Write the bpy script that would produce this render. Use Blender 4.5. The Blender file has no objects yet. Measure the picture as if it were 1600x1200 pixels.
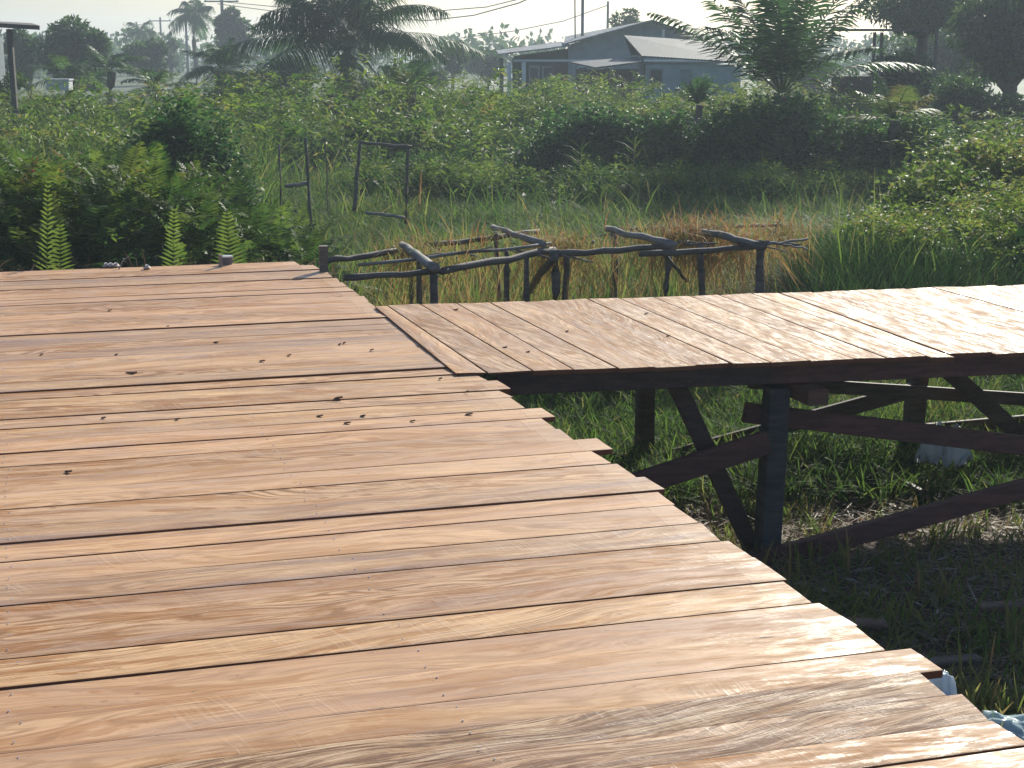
import bpy, math, random
import numpy as np
from mathutils import Vector, Matrix
random.seed(7); rng = np.random.default_rng(11)
R = math.radians
sc = bpy.context.scene
col = sc.collection

# ------------------------------------------------------------------ camera, world, sun, exposure
F = 2300.0; PITCH = math.atan(525/F); CZ = 2.65; DZ = 1.10
cam_d = bpy.data.cameras.new('camera'); cam = bpy.data.objects.new('camera', cam_d); col.objects.link(cam)
cam_d.sensor_width = 36; cam_d.lens = 36*F/1600; cam_d.clip_start = .05; cam_d.clip_end = 5000
cam.location = (0, 0, CZ); cam.rotation_euler = (math.pi/2-PITCH, 0, 0)
sc.camera = cam
SUN_EL, SUN_AZ = 24.0, 20.0            # azimuth measured from +Y towards +X
w = bpy.data.worlds.new('World'); sc.world = w; w.use_nodes = True
nt = w.node_tree; bg = nt.nodes['Background']
sky = nt.nodes.new('ShaderNodeTexSky'); sky.sky_type = 'NISHITA'; sky.sun_disc = False
sky.sun_elevation = R(SUN_EL); sky.sun_rotation = R(SUN_AZ); sky.air_density = 1.2; sky.dust_density = 1.6; sky.ozone_density = 1.0
tn = nt.nodes.new('ShaderNodeMix'); tn.data_type = 'RGBA'; tn.blend_type = 'MULTIPLY'; tn.inputs[0].default_value = 1; tn.inputs[7].default_value = (.79, .94, 1.27, 1)
nt.links.new(sky.outputs[0], tn.inputs[6]); nt.links.new(tn.outputs[2], bg.inputs[0]); bg.inputs[1].default_value = .07
sl = bpy.data.lights.new('sun', 'SUN'); sl.energy = 4.6; sl.angle = R(.6); sl.color = (1, .96, .83)
sun = bpy.data.objects.new('sun', sl); col.objects.link(sun)
sd = Vector((math.sin(R(SUN_AZ))*math.cos(R(SUN_EL)), math.cos(R(SUN_AZ))*math.cos(R(SUN_EL)), math.sin(R(SUN_EL))))
sun.rotation_euler = sd.to_track_quat('Z', 'Y').to_euler(); sun.location = sd*60
sc.view_settings.view_transform = 'Standard'; sc.view_settings.look = 'None'
sc.view_settings.exposure = 0.54; sc.view_settings.gamma = 1

# ------------------------------------------------------------------ measuring helpers (photo sight line -> place in the world)
_a = PITCH
def ray(px, py):
    u = (px-800)/F; v = -(py-600)/F
    return Vector((u, math.cos(_a)+v*math.sin(_a), -math.sin(_a)+v*math.cos(_a)))
def G(px, py, z):
    d = ray(px, py); t = (z-CZ)/d.z
    return Vector((d.x*t, d.y*t, z))
def D(px, py, Y):
    d = ray(px, py); t = Y/d.y
    return Vector((d.x*t, Y, CZ+d.z*t))

# ------------------------------------------------------------------ object helpers
def tag(o, label=None, cat=None, group=None, kind=None):
    if label: o['label'] = label
    if cat: o['category'] = cat
    if group: o['group'] = group
    if kind: o['kind'] = kind
    return o
def empty(name, loc=(0, 0, 0), rz=0):
    o = bpy.data.objects.new(name, None); col.objects.link(o); o.location = loc; o.rotation_euler = (0, 0, rz)
    o.empty_display_size = .2
    return o
def link(name, me, parent=None, mats=()):
    o = bpy.data.objects.new(name, me); col.objects.link(o)
    for m in mats: me.materials.append(m)
    if parent: o.parent = parent; 
    return o
def npmesh(name, V, Q, mat, parent=None, tint=None, smooth=False):
    V = np.ascontiguousarray(V, dtype=np.float32); Q = np.ascontiguousarray(Q, dtype=np.int32)
    me = bpy.data.meshes.new(name); n = len(V); m, k = Q.shape
    if parent is not None:
        V = V - np.array(parent.location, dtype=np.float32)   # things have unrotated empties when used here
    me.vertices.add(n); me.vertices.foreach_set('co', V.ravel())
    me.loops.add(m*k); me.loops.foreach_set('vertex_index', Q.ravel())
    me.polygons.add(m); me.polygons.foreach_set('loop_start', np.arange(0, m*k, k, dtype=np.int32))
    if smooth: me.polygons.foreach_set('use_smooth', np.ones(m, dtype=bool))
    me.update(calc_edges=True)
    if tint is not None:
        at = me.attributes.new('tint', 'FLOAT', 'POINT'); at.data.foreach_set('value', np.ascontiguousarray(tint, dtype=np.float32))
    me.materials.append(mat)
    o = bpy.data.objects.new(name, me); col.objects.link(o)
    if parent is not None: o.parent = parent
    return o
class MB:
    """collects verts/faces, then one mesh object"""
    def __init__(s): s.v = []; s.f = []; s.m = []
    def add(s, vs, fs, mi=0):
        b = len(s.v); s.v += [tuple(x) for x in vs]; s.f += [tuple(b+i for i in f) for f in fs]; s.m += [mi]*len(fs)
    def box(s, c, size, mat=None, mi=0):
        hx, hy, hz = [x/2 for x in size]; P = []
        for dx in (-hx, hx):
            for dy in (-hy, hy):
                for dz in (-hz, hz):
                    p = Vector((dx, dy, dz))
                    if mat: p = mat @ p
                    P.append(p+Vector(c))
        s.add(P, [(0, 1, 3, 2), (4, 6, 7, 5), (0, 4, 5, 1), (2, 3, 7, 6), (0, 2, 6, 4), (1, 5, 7, 3)], mi)
    def bar(s, p0, p1, wdt, thk, side, mi=0, jit=0.0):
        """rectangular timber from p0 to p1; 'side' = direction of the thickness"""
        p0 = Vector(p0); p1 = Vector(p1); d = (p1-p0); L = d.length; d.normalize()
        side = Vector(side); side = (side-d*side.dot(d)).normalized(); up = d.cross(side).normalized()
        n = max(2, int(L/.35)); rings = []
        for i in range(n+1):
            c = p0+d*L*i/n
            ws = wdt/2*(1+random.uniform(-jit, jit)); ts = thk/2*(1+random.uniform(-jit, jit))
            o2 = up*random.uniform(-jit, jit)*wdt*.4+side*random.uniform(-jit, jit)*thk*.4
            b = min(.006, thk*.15)
            pts = []
            for a, c2 in ((1, 1), (-1, 1), (-1, -1), (1, -1)):
                pts.append(c+o2+side*a*(ts-b*(0 if a*c2 > 0 else 1))+up*c2*(ws-b*(1 if a*c2 > 0 else 0)))
                pts.append(c+o2+side*a*(ts-b*(1 if a*c2 > 0 else 0))+up*c2*(ws-b*(0 if a*c2 > 0 else 1)))
            rings.append(pts)
        vs = [p for r in rings for p in r]; fs = []
        for i in range(n):
            for k in range(8):
                a = i*8+k; b2 = i*8+(k+1) % 8
                fs.append((a, b2, b2+8, a+8))
        fs.append(tuple(range(7, -1, -1))); fs.append(tuple(range(n*8, n*8+8)))
        s.add(vs, fs, mi)
    def tube(s, pts, rads, seg=8, mi=0, cap=True):
        pts = [Vector(p) for p in pts]; n = len(pts); vs = []
        for i, p in enumerate(pts):
            d = (pts[min(i+1, n-1)]-pts[max(i-1, 0)]).normalized()
            a = d.cross(Vector((0, 0, 1)));
            if a.length < .05: a = d.cross(Vector((1, 0, 0)))
            a.normalize(); b = d.cross(a)
            for k in range(seg):
                t = 2*math.pi*k/seg; vs.append(p+(a*math.cos(t)+b*math.sin(t))*rads[i])
        fs = []
        for i in range(n-1):
            for k in range(seg):
                k2 = (k+1) % seg; fs.append((i*seg+k, i*seg+k2, (i+1)*seg+k2, (i+1)*seg+k))
        if cap: fs.append(tuple(range(seg-1, -1, -1))); fs.append(tuple(range((n-1)*seg, n*seg)))
        s.add(vs, fs, mi)
    def build(s, name, mats, parent=None, smooth=False):
        me = bpy.data.meshes.new(name)
        off = Vector(parent.location) if parent is not None else Vector((0, 0, 0))
        me.from_pydata([tuple(Vector(v)-off) for v in s.v], [], s.f)
        if not isinstance(mats, (list, tuple)): mats = [mats]
        for m in mats: me.materials.append(m)
        me.polygons.foreach_set('material_index', s.m)
        if smooth: me.polygons.foreach_set('use_smooth', [True]*len(s.f))
        me.update()
        o = bpy.data.objects.new(name, me); col.objects.link(o)
        if parent is not None: o.parent = parent
        return o

# ------------------------------------------------------------------ materials
class NT:
    def __init__(s, name):
        s.m = bpy.data.materials.new(name); s.m.use_nodes = True; s.t = s.m.node_tree; s.t.nodes.clear()
        s.out = s.t.nodes.new('ShaderNodeOutputMaterial')
    def n(s, typ, **kw):
        nd = s.t.nodes.new(typ)
        ins = kw.pop('ins', {})
        for k, v in kw.items(): setattr(nd, k, v)
        for k, v in ins.items(): s.set(nd, k, v)
        return nd
    def set(s, nd, k, v):
        if isinstance(v, bpy.types.NodeSocket): s.t.links.new(v, nd.inputs[k])
        else: nd.inputs[k].default_value = v
    def math(s, op, a, b=0.0, c=0.0, clamp=False):
        nd = s.n('ShaderNodeMath', operation=op, use_clamp=clamp); s.set(nd, 0, a); s.set(nd, 1, b)
        if op in ('MULTIPLY_ADD', 'SMOOTH_MIN', 'WRAP'): s.set(nd, 2, c)
        return nd.outputs[0]
    def noise(s, vec, scale=1, detail=4, rough=.55, dist=0.0):
        nd = s.n('ShaderNodeTexNoise', ins={'Vector': vec, 'Scale': scale, 'Detail': detail, 'Roughness': rough, 'Distortion': dist})
        return nd.outputs[0]
    def ramp(s, fac, stops, interp='LINEAR'):
        nd = s.n('ShaderNodeValToRGB'); cr = nd.color_ramp; cr.interpolation = interp
        while len(cr.elements) < len(stops): cr.elements.new(.5)
        for e, (p, c) in zip(cr.elements, stops):
            e.position = p; e.color = (c[0], c[1], c[2], 1) if not isinstance(c, (int, float)) else (c, c, c, 1)
        s.set(nd, 0, fac); return nd.outputs[0]
    def mix(s, fac, a, b, blend='MIX'):
        nd = s.n('ShaderNodeMix', data_type='RGBA', blend_type=blend); s.set(nd, 0, fac)
        for i, v in ((6, a), (7, b)):
            if isinstance(v, tuple): v = (v[0], v[1], v[2], 1)
            s.set(nd, i, v)
        return nd.outputs[2]
    def stretch(s, vec, sx, sy, sz=1.0, off=None):
        nd = s.n('ShaderNodeVectorMath', operation='MULTIPLY'); s.set(nd, 0, vec); nd.inputs[1].default_value = (sx, sy, sz)
        o = nd.outputs[0]
        if off is not None:
            n2 = s.n('ShaderNodeVectorMath', operation='ADD'); s.set(n2, 0, o); s.set(n2, 1, off); o = n2.outputs[0]
        return o
    def bsdf(s, **ins):
        nd = s.n('ShaderNodeBsdfPrincipled')
        for k, v in ins.items():
            k = k.replace('_', ' ')
            if isinstance(v, tuple) and len(v) == 3: v = (*v, 1)
            s.set(nd, k, v)
        return nd
    def finish(s, shader):
        s.t.links.new(shader, s.out.inputs[0]); return s.m

def wood_board(name, spec=.10, diag=.14, figure=.5, stain=.5, grey=.3, rough_grain=0.0, base=((.72, .40, .22), (.76, .47, .27), (.60, .34, .20), (.74, .45, .23)), gloss=.42, scribe=False):
    """fresh sawn tropical hardwood: local x runs along the board, y across it"""
    s = NT(name)
    tc = s.n('ShaderNodeTexCoord').outputs['Object']; oi = s.n('ShaderNodeObjectInfo').outputs['Random']
    sep = s.n('ShaderNodeSeparateXYZ', ins={0: tc})
    r1 = s.math('MULTIPLY', oi, 71.3); r2 = s.math('MULTIPLY', oi, 133.7)
    off = s.n('ShaderNodeCombineXYZ', ins={0: r1, 1: r2, 2: s.math('MULTIPLY', oi, 19.0)}).outputs[0]
    # warped coordinates: grain lines wander and run out of the board edge
    wv = s.noise(s.stretch(tc, .9, 3.0, 1, off), 1, 2)
    slope = s.math('MULTIPLY', s.math('SUBTRACT', s.math('FRACT', s.math('MULTIPLY', oi, 37.0)), .5), diag)
    y2 = s.math('ADD', sep.outputs[1], s.math('ADD', s.math('MULTIPLY', s.math('SUBTRACT', wv, .5), .30), s.math('MULTIPLY', sep.outputs[0], slope)))
    wc = s.n('ShaderNodeCombineXYZ', ins={0: sep.outputs[0], 1: y2, 2: sep.outputs[2]}).outputs[0]
    fine = s.noise(s.stretch(wc, 5.0, 190, 1, off), 1, 5, .72)
    mid = s.noise(s.stretch(wc, 2.6, 62, 1, off), 1, 6, .7, .2)
    # contour lines of a stretched noise = cathedral figure
    cn = s.noise(s.stretch(wc, 1.1, 7.5, 1, off), 1, 2, .45)
    ring = s.math('SINE', s.math('MULTIPLY', s.math('ADD', cn, s.math('MULTIPLY', fine, .03)), 90.0))
    ring = s.math('MULTIPLY_ADD', ring, .5, .5)
    figm = s.ramp(s.noise(s.stretch(wc, .9, 6, 1, off), 1.0, 2), [(.42, 0), (.58, 1)])
    basec = s.ramp(s.math('FRACT', s.math('MULTIPLY', oi, 5.17)), [(0, base[0]), (.3, base[1]), (.6, base[2]), (1, base[3])])
    lo = s.noise(s.stretch(wc, .55, 5, 1, off), 1, 3)
    c = s.mix(s.ramp(lo, [(.35, 0), (.65, 1)]), basec, s.mix(.5, basec, (.90, .58, .31)))
    # grey-violet weathered bands
    gm = s.ramp(s.noise(s.stretch(wc, .5, 9, 3, off), 1.3, 3), [(.46, 0), (.60, 1)])
    c = s.mix(s.math('MULTIPLY', gm, min(1, grey*1.1)), c, (.42, .28, .22))
    # fine and medium grain
    c = s.mix(s.math('MULTIPLY', s.ramp(fine, [(.43, 1), (.52, 0)]), .42+.4*rough_grain), c, s.mix(.6, c, (.26, .12, .055)))
    c = s.mix(s.math('MULTIPLY', s.ramp(mid, [(.41, 1), (.48, 0)]), .5), c, s.mix(.6, c, (.27, .12, .055)))
    # figure
    c = s.mix(s.math('MULTIPLY', s.math('MULTIPLY', s.ramp(ring, [(.45, 0), (.9, 1)]), figm), figure), c, (.30, .145, .06))
    # flame shaped resin stains
    sn = s.noise(s.stretch(wc, 1.7, 14, 1, off), 1, 6, .68, .3)
    smk = s.math('MULTIPLY', s.ramp(sn, [(.51, 0), (.54, 1)]), s.ramp(fine, [(.42, .1), (.56, 1)]))
    c = s.mix(s.math('MULTIPLY', smk, stain), c, (.38, .15, .035))
    if rough_grain > 0:
        dk = s.noise(s.stretch(wc, 4.2, 105, 1, off), 1, 5, .75, .5)
        c = s.mix(s.math('MULTIPLY', s.ramp(dk, [(.50, 0), (.54, 1)]), min(1, rough_grain*.9)), c, (.20, .10, .055))
        c = s.mix(s.math('MULTIPLY', s.ramp(dk, [(.40, 1), (.45, 0)]), rough_grain*.5), c, (.80, .62, .42))
    # saw marks across the board
    saw = s.noise(s.stretch(s.n('ShaderNodeVectorMath', operation='ADD', ins={0: tc, 1: s.stretch(s.n('ShaderNodeCombineXYZ', ins={0: y2, 1: 0.0, 2: 0.0}).outputs[0], .35, 1)}).outputs[0], 55, 1.6, 1, off), 1, 5, .75)
    sawm = s.ramp(s.noise(s.stretch(tc, 1.3, 4, 1, off), 1, 2), [(.48, 0), (.62, 1)])
    sawf = s.math('MULTIPLY', s.ramp(saw, [(.50, 0), (.74, 1)]), sawm)
    c = s.mix(s.math('MULTIPLY', sawf, .30), c, (.78, .58, .40))
    # small dark knots / resin pockets
    vo = s.n('ShaderNodeTexVoronoi', ins={'Vector': s.stretch(tc, .9, 5.0, 1, off), 'Scale': 1.0}).outputs['Distance']
    c = s.mix(s.ramp(vo, [(.012, 1), (.03, 0)]), c, (.10, .045, .025))
    # grime speckle
    sp = s.noise(s.stretch(tc, 26, 40, 1, off), 1, 2)
    c = s.mix(s.math('MULTIPLY', s.ramp(sp, [(.70, 0), (.76, 1)]), .5), c, (.20, .12, .08))
    if scribe:
        x = s.math('ADD', sep.outputs[0], s.math('MULTIPLY', s.math('SUBTRACT', s.math('FRACT', s.math('MULTIPLY', oi, 91.0)), .5), .012))
        x = s.math('ADD', x, .105)
        ln = s.math('LESS_THAN', s.math('ABSOLUTE', x), .0018)
        c = s.mix(s.math('MULTIPLY', ln, s.ramp(s.noise(s.stretch(tc, 1, 22, 1, off), 1), [(.42, 0), (.5, .75)])), c, (.22, .10, .05))
        ed = s.ramp(s.math('MULTIPLY', s.math('ADD', x, .004), 12.0), [(0, 0), (.06, 1)])
        c = s.mix(s.math('MULTIPLY', ed, .25), c, (.72, .50, .32))
    # end grain and edges darker red
    gn = s.n('ShaderNodeNewGeometry').outputs['Normal']
    nz = s.n('ShaderNodeSeparateXYZ', ins={0: gn}).outputs[2]
    c = s.mix(s.ramp(nz, [(.3, 1), (.7, 0)]), c, (.22, .085, .045))
    h = s.math('ADD', s.math('MULTIPLY', fine, .5+rough_grain), s.math('ADD', s.math('MULTIPLY', mid, .5), s.math('MULTIPLY', sawf, .5)))
    bp = s.n('ShaderNodeBump', ins={'Strength': .35+.4*rough_grain, 'Distance': .003, 'Height': h})
    rm = s.ramp(s.noise(s.stretch(tc, 3.0, 16, 1, off), 1.6, 6, .75), [(.44, gloss-.10), (.47, gloss+.12), (.60, gloss+.28)])
    rg = s.math('ADD', rm, s.math('MULTIPLY', s.math('SUBTRACT', fine, .5), .3))
    b = s.bsdf(Base_Color=c, Roughness=rg, Normal=bp.outputs[0])
    b.inputs['Specular IOR Level'].default_value = spec
    return s.finish(b.outputs[0])

def dark_timber(name, c1, c2, gloss=.72):
    s = NT(name); tc = s.n('ShaderNodeTexCoord').outputs['Object']
    g = s.noise(s.stretch(tc, 5, 5, 30), 1, 5, .65); l = s.noise(tc, 2.2, 4)
    f = s.noise(tc, 60, 3)
    c = s.mix(s.ramp(l, [(.35, 0), (.65, 1)]), c1, c2)
    c = s.mix(s.math('MULTIPLY', s.ramp(g, [(.4, 1), (.6, 0)]), .6), c, tuple(x*.35 for x in c1))
    c = s.mix(s.math('MULTIPLY', s.ramp(f, [(.6, 0), (.75, 1)]), .25), c, tuple(min(1, x*2.2) for x in c2))
    bp = s.n('ShaderNodeBump', ins={'Strength': .5, 'Distance': .006, 'Height': s.math('ADD', g, f)})
    return s.finish(s.bsdf(Base_Color=c, Roughness=gloss, Normal=bp.outputs[0]).outputs[0])

def leaf_mat(name, stops, trans=.40, rough=.58, spec=.14, var=.35):
    s = NT(name)
    t = s.n('ShaderNodeAttribute', attribute_name='tint').outputs['Fac']
    pos = s.n('ShaderNodeNewGeometry').outputs['Position']
    nz = s.noise(pos, .8, 2)
    t2 = s.math('ADD', t, s.math('MULTIPLY', s.math('SUBTRACT', nz, .5), var), clamp=True)
    c = s.ramp(t2, stops)
    b = s.bsdf(Base_Color=c, Roughness=rough); b.inputs['Specular IOR Level'].default_value = spec
    hs = s.n('ShaderNodeHueSaturation', ins={'Saturation': 1.05, 'Value': 1.7, 'Color': c})
    tr = s.n('ShaderNodeBsdfTranslucent', ins={'Color': hs.outputs[0]})
    mx = s.n('ShaderNodeMixShader', ins={0: trans, 1: b.outputs[0], 2: tr.outputs[0]})
    return s.finish(mx.outputs[0])

def plain(name, c, rough=.7, scale=6, amt=.35, c2=None, metal=0.0, bump=.2):
    s = NT(name); tc = s.n('ShaderNodeTexCoord').outputs['Object']
    n1 = s.noise(tc, scale, 5, .6); c2 = c2 or tuple(x*.5 for x in c)
    cc = s.mix(s.math('MULTIPLY', s.ramp(n1, [(.4, 0), (.65, 1)]), amt), c, c2)
    bp = s.n('ShaderNodeBump', ins={'Strength': bump, 'Distance': .01, 'Height': n1})
    b = s.bsdf(Base_Color=cc, Roughness=rough, Normal=bp.outputs[0], Metallic=metal)
    return s.finish(b.outputs[0])

def corrugated(name, c, rust, pitch=.08):
    s = NT(name); tc = s.n('ShaderNodeTexCoord').outputs['Object']
    sx = s.n('ShaderNodeSeparateXYZ', ins={0: tc})
    w1 = s.math('SINE', s.math('MULTIPLY', s.math('ADD', sx.outputs[0], s.math('MULTIPLY', sx.outputs[1], 1.0)), 2*math.pi/pitch/1.4))
    n1 = s.noise(s.stretch(tc, 1.5, .4, .6), 1.2, 5, .6)
    pan = s.noise(s.stretch(tc, .9, 0.05, .05), 1.0, 1)
    cc = s.mix(s.ramp(n1, [(.45, 0), (.68, .8)]), c, rust)
    cc = s.mix(s.math('MULTIPLY', s.ramp(pan, [(.45, 0), (.55, 1)]), .35), cc, tuple(min(1, x*1.6) for x in c))
    bp = s.n('ShaderNodeBump', ins={'Strength': .6, 'Distance': .02, 'Height': w1})
    return s.finish(s.bsdf(Base_Color=cc, Roughness=.7, Metallic=.0, Normal=bp.outputs[0]).outputs[0])

M = {}
M['board_plain'] = wood_board('board_plain', figure=.4, stain=.60, grey=.4, scribe=True)
M['board_figured'] = wood_board('board_figured', figure=.85, stain=.95, grey=.4, rough_grain=.25, diag=.4, scribe=True)
M['board_grey'] = wood_board('board_grey', figure=.45, stain=.4, grey=.95, rough_grain=.35, base=((.60, .37, .22), (.56, .36, .23), (.54, .33, .20), (.62, .40, .23)), scribe=True)
M['board_coarse'] = wood_board('board_coarse', figure=.6, stain=.5, grey=.5, rough_grain=1.0, base=((.62, .39, .24), (.54, .33, .21), (.62, .42, .26), (.58, .35, .20)), diag=.35, scribe=True)
M['walk_plain'] = wood_board('walk_plain', spec=.07, figure=.35, stain=.6, grey=.5, rough_grain=.4, gloss=.48, base=((.72, .43, .24), (.84, .56, .35), (.60, .35, .20), (.78, .49, .28)))
M['walk_figured'] = wood_board('walk_figured', spec=.07, figure=.6, stain=.75, grey=.55, rough_grain=.7, gloss=.48, diag=.4, base=((.72, .41, .23), (.84, .57, .36), (.62, .36, .21), (.78, .49, .28)))
M['timber_dark'] = dark_timber('timber_dark', (.085, .045, .032), (.12, .07, .05))
M['timber_red'] = dark_timber('timber_red', (.19, .07, .05), (.14, .058, .042))
M['timber_post'] = dark_timber('timber_post', (.055, .06, .065), (.09, .075, .065))
M['timber_rust'] = dark_timber('timber_rust', (.25, .09, .04), (.15, .07, .04))
M['stick'] = dark_timber('stick', (.14, .115, .09), (.19, .16, .13), .8)
M['stick_pale'] = dark_timber('stick_pale', (.32, .28, .24), (.26, .23, .19), .8)
M['nail'] = plain('nail', (.75, .73, .70), .3, 30, .3, metal=.8)
M['chip'] = plain('chip', (.16, .08, .045), .7, 40, .5)
M['bush'] = leaf_mat('bush_leaf', [(0, (.020, .052, .014)), (.35, (.050, .105, .024)), (.62, (.110, .170, .032)), (.85, (.165, .215, .040)), (1, (.21, .18, .055))])
M['dark'] = leaf_mat('dark_leaf', [(0, (.014, .048, .018)), (.5, (.040, .105, .030)), (.85, (.095, .165, .036)), (1, (.15, .19, .045))], trans=.38)
M['fern'] = leaf_mat('fern_leaf', [(0, (.020, .048, .014)), (.4, (.055, .105, .024)), (.68, (.125, .175, .034)), (.82, (.13, .16, .035)), (.92, (.20, .13, .035)), (1, (.15, .075, .03))])
M['grass'] = leaf_mat('grass_blade', [(0, (.025, .055, .018)), (.4, (.055, .11, .028)), (.62, (.11, .17, .035)), (.78, (.22, .20, .07)), (.9, (.30, .19, .09)), (1, (.24, .11, .05))], trans=.42, rough=.65, spec=.12)
M['grass_dark'] = leaf_mat('grass_shade', [(0, (.018, .045, .016)), (.5, (.04, .09, .026)), (.85, (.09, .13, .04)), (1, (.18, .14, .07))], trans=.28, rough=.7, spec=.08)  # darker copy of the grass, shade of the bank face put into its colour
M['dry'] = leaf_mat('dry_straw', [(0, (.10, .055, .035)), (.4, (.22, .14, .08)), (.75, (.36, .27, .18)), (1, (.46, .40, .33))], trans=.2, rough=.6)
M['palm'] = leaf_mat('palm_leaf', [(0, (.022, .050, .022)), (.5, (.045, .095, .030)), (.85, (.10, .16, .035)), (1, (.25, .20, .07))], trans=.35, rough=.55)
M['tree'] = leaf_mat('tree_leaf', [(0, (.022, .050, .020)), (.5, (.042, .085, .026)), (1, (.085, .14, .035))], trans=.35)
M['stem'] = plain('stem', (.16, .11, .06), .8)
M['trunk'] = plain('trunk', (.14, .11, .085), .9, 9, .6, bump=.6)

# ground: one sheet to the edge of the hazy air
s = NT('ground_soil'); pos = s.n('ShaderNodeNewGeometry').outputs['Position']
n1 = s.noise(pos, 1.3, 6, .6); n2 = s.noise(pos, 14, 5, .65); n3 = s.noise(pos, .05, 3)
c = s.mix(s.ramp(n1, [(.38, 0), (.62, 1)]), (.075, .038, .024), (.14, .075, .048))
c = s.mix(s.ramp(n2, [(.55, 0), (.7, .6)]), c, (.13, .09, .06))
sy = s.n('ShaderNodeSeparateXYZ', ins={0: pos}).outputs[1]
c = s.mix(s.ramp(s.math('MULTIPLY', sy, .01), [(.12, 0), (.2, 1)]), c, s.mix(s.ramp(n3, [(.4, 0), (.6, 1)]), (.04, .07, .02), (.07, .10, .03)))
bp = s.n('ShaderNodeBump', ins={'Strength': .8, 'Distance': .04, 'Height': s.math('ADD', n1, n2)})
M['ground'] = s.finish(s.bsdf(Base_Color=c, Roughness=.85, Normal=bp.outputs[0]).outputs[0])
def gh(x, y):
    x = np.asarray(x, float); y = np.asarray(y, float)
    return .014*np.sin(x*1.7+y*.6)+.012*np.sin(y*2.3-x*.9)+.010*np.sin(x*4.1+1.3)*np.sin(y*3.7)
xs = np.concatenate([[-600, -300, -120, -50, -20], np.arange(-9, 14.1, .25), [20, 50, 120, 300, 600]])
ys = np.concatenate([[-600, -300, -100, -30, -8], np.arange(-3, 34, .25), [45, 70, 120, 250, 600]])
gx, gy = np.meshgrid(xs, ys, indexing='ij')
fade = ((gx > -9.1) & (gx < 14.1) & (gy > -3.1) & (gy < 34)).astype(float)
gz = gh(gx, gy)*fade
V = np.stack([gx, gy, gz], -1).reshape(-1, 3); nx, ny = gx.shape
i, j = np.meshgrid(np.arange(nx-1), np.arange(ny-1), indexing='ij'); a = (i*ny+j).ravel()
npmesh('ground', V, np.stack([a, a+ny, a+ny+1, a+1], -1), M['ground'], smooth=True)['kind'] = 'structure'

# ------------------------------------------------------------------ main platform
def hdir(px, py=75):
    d = ray(px, py); v = Vector((d.x, d.y, 0)); return v.normalized()
d1 = hdir(-10); d2 = hdir(9500)
O = G(505, 422, DZ)
def ab(P):       # P = O - a*d1 + b*d2
    q = P-O; det = (-d1.x)*d2.y-d2.x*(-d1.y)
    a = (q.x*d2.y-d2.x*q.y)/det; b = ((-d1.x)*q.y-(-d1.y)*q.x)/det
    return a, b
def AB(a, b, z=DZ):
    p = O-d1*a+d2*b; return Vector((p.x, p.y, z))
def plank(root, name, p00, p10, p11, p01, mat, thick=.022, nails=(), tilt=0.0, label=None, wav=.0006, coarse=False):
    """board seen from above: p00-p10 is the far long edge (right end = p10), p01-p11 the near one. local x along it, origin at right end"""
    org = (p10+p11)/2; ax = ((p10+p11)/2-(p00+p01)/2); L = ax.length; ax.normalize(); z = Vector((0, 0, 1)); ay = z.cross(ax)
    n = max(6, int(L/.12)); me_v = []; me_f = []
    ph = random.uniform(0, 9); ph2 = random.uniform(0, 9)
    cup = random.uniform(-.0015, .0015)
    for i in range(n+1):
        t = i/n
        e0 = p00.lerp(p10, t); e1 = p01.lerp(p11, t)
        wv = math.sin(t*L*1.9+ph)*wav+math.sin(t*L*5.3+ph2)*wav*.4
        wv2 = math.sin(t*L*2.3+ph2)*wav+math.sin(t*L*6.1+ph)*wav*.4
        dirw = (e1-e0).normalized()
        e0 = e0+dirw*wv+z*(math.sin(t*L*.9+ph)*.0012+tilt); e1 = e1+dirw*wv2+z*(math.sin(t*L*1.0+ph2)*.0012-tilt)
        if i in (0, n):
            j = .004
            e0 = e0+ax*random.uniform(-j, j); e1 = e1+ax*random.uniform(-j, j)
        m0 = e0.lerp(e1, .035); m1 = e0.lerp(e1, .965); mm = e0.lerp(e1, .5)+z*cup
        sec = [e0-z*thick, e0-z*.0009, m0, mm, m1, e1-z*.0009, e1-z*thick]
        for p in sec:
            q = p-org; me_v.append((q.dot(ax), q.dot(ay), q.z))
    k = 7
    for i in range(n):
        for j2 in range(k):
            a = i*k+j2; b = i*k+(j2+1) % k
            me_f.append((a, a+k, b+k, b))
    me_f.append(tuple(range(k))); me_f.append(tuple(n*k+q for q in range(k-1, -1, -1)))
    mi = [0]*len(me_f)
    for (nx_, ny_) in nails:      # nail heads: small domes
        b = len(me_v); r = .0028; seg = 7
        for kk in range(seg):
            t = 2*math.pi*kk/seg; me_v.append((nx_+r*math.cos(t), ny_+r*math.sin(t), .0012))
        for kk in range(seg):
            t = 2*math.pi*kk/seg; me_v.append((nx_+r*.6*math.cos(t), ny_+r*.6*math.sin(t), .0032))
        for kk in range(seg):
            me_f.append((b+kk, b+(kk+1) % seg, b+seg+(kk+1) % seg, b+seg+kk)); mi.append(1)
        me_f.append(tuple(b+seg+kk for kk in range(seg))); mi.append(1)
    me = bpy.data.meshes.new(name); me.from_pydata(me_v, [], me_f); me.materials.append(mat); me.materials.append(M['nail'])
    me.polygons.foreach_set('material_index', mi); me.update()
    o = bpy.data.objects.new(name, me); col.objects.link(o); o.parent = root
    rot = Matrix((ax, ay, z)).transposed().to_4x4()
    o.matrix_local = Matrix.Translation(org-Vector(root.location)) @ rot
    if label: o['label'] = label
    return o

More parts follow.
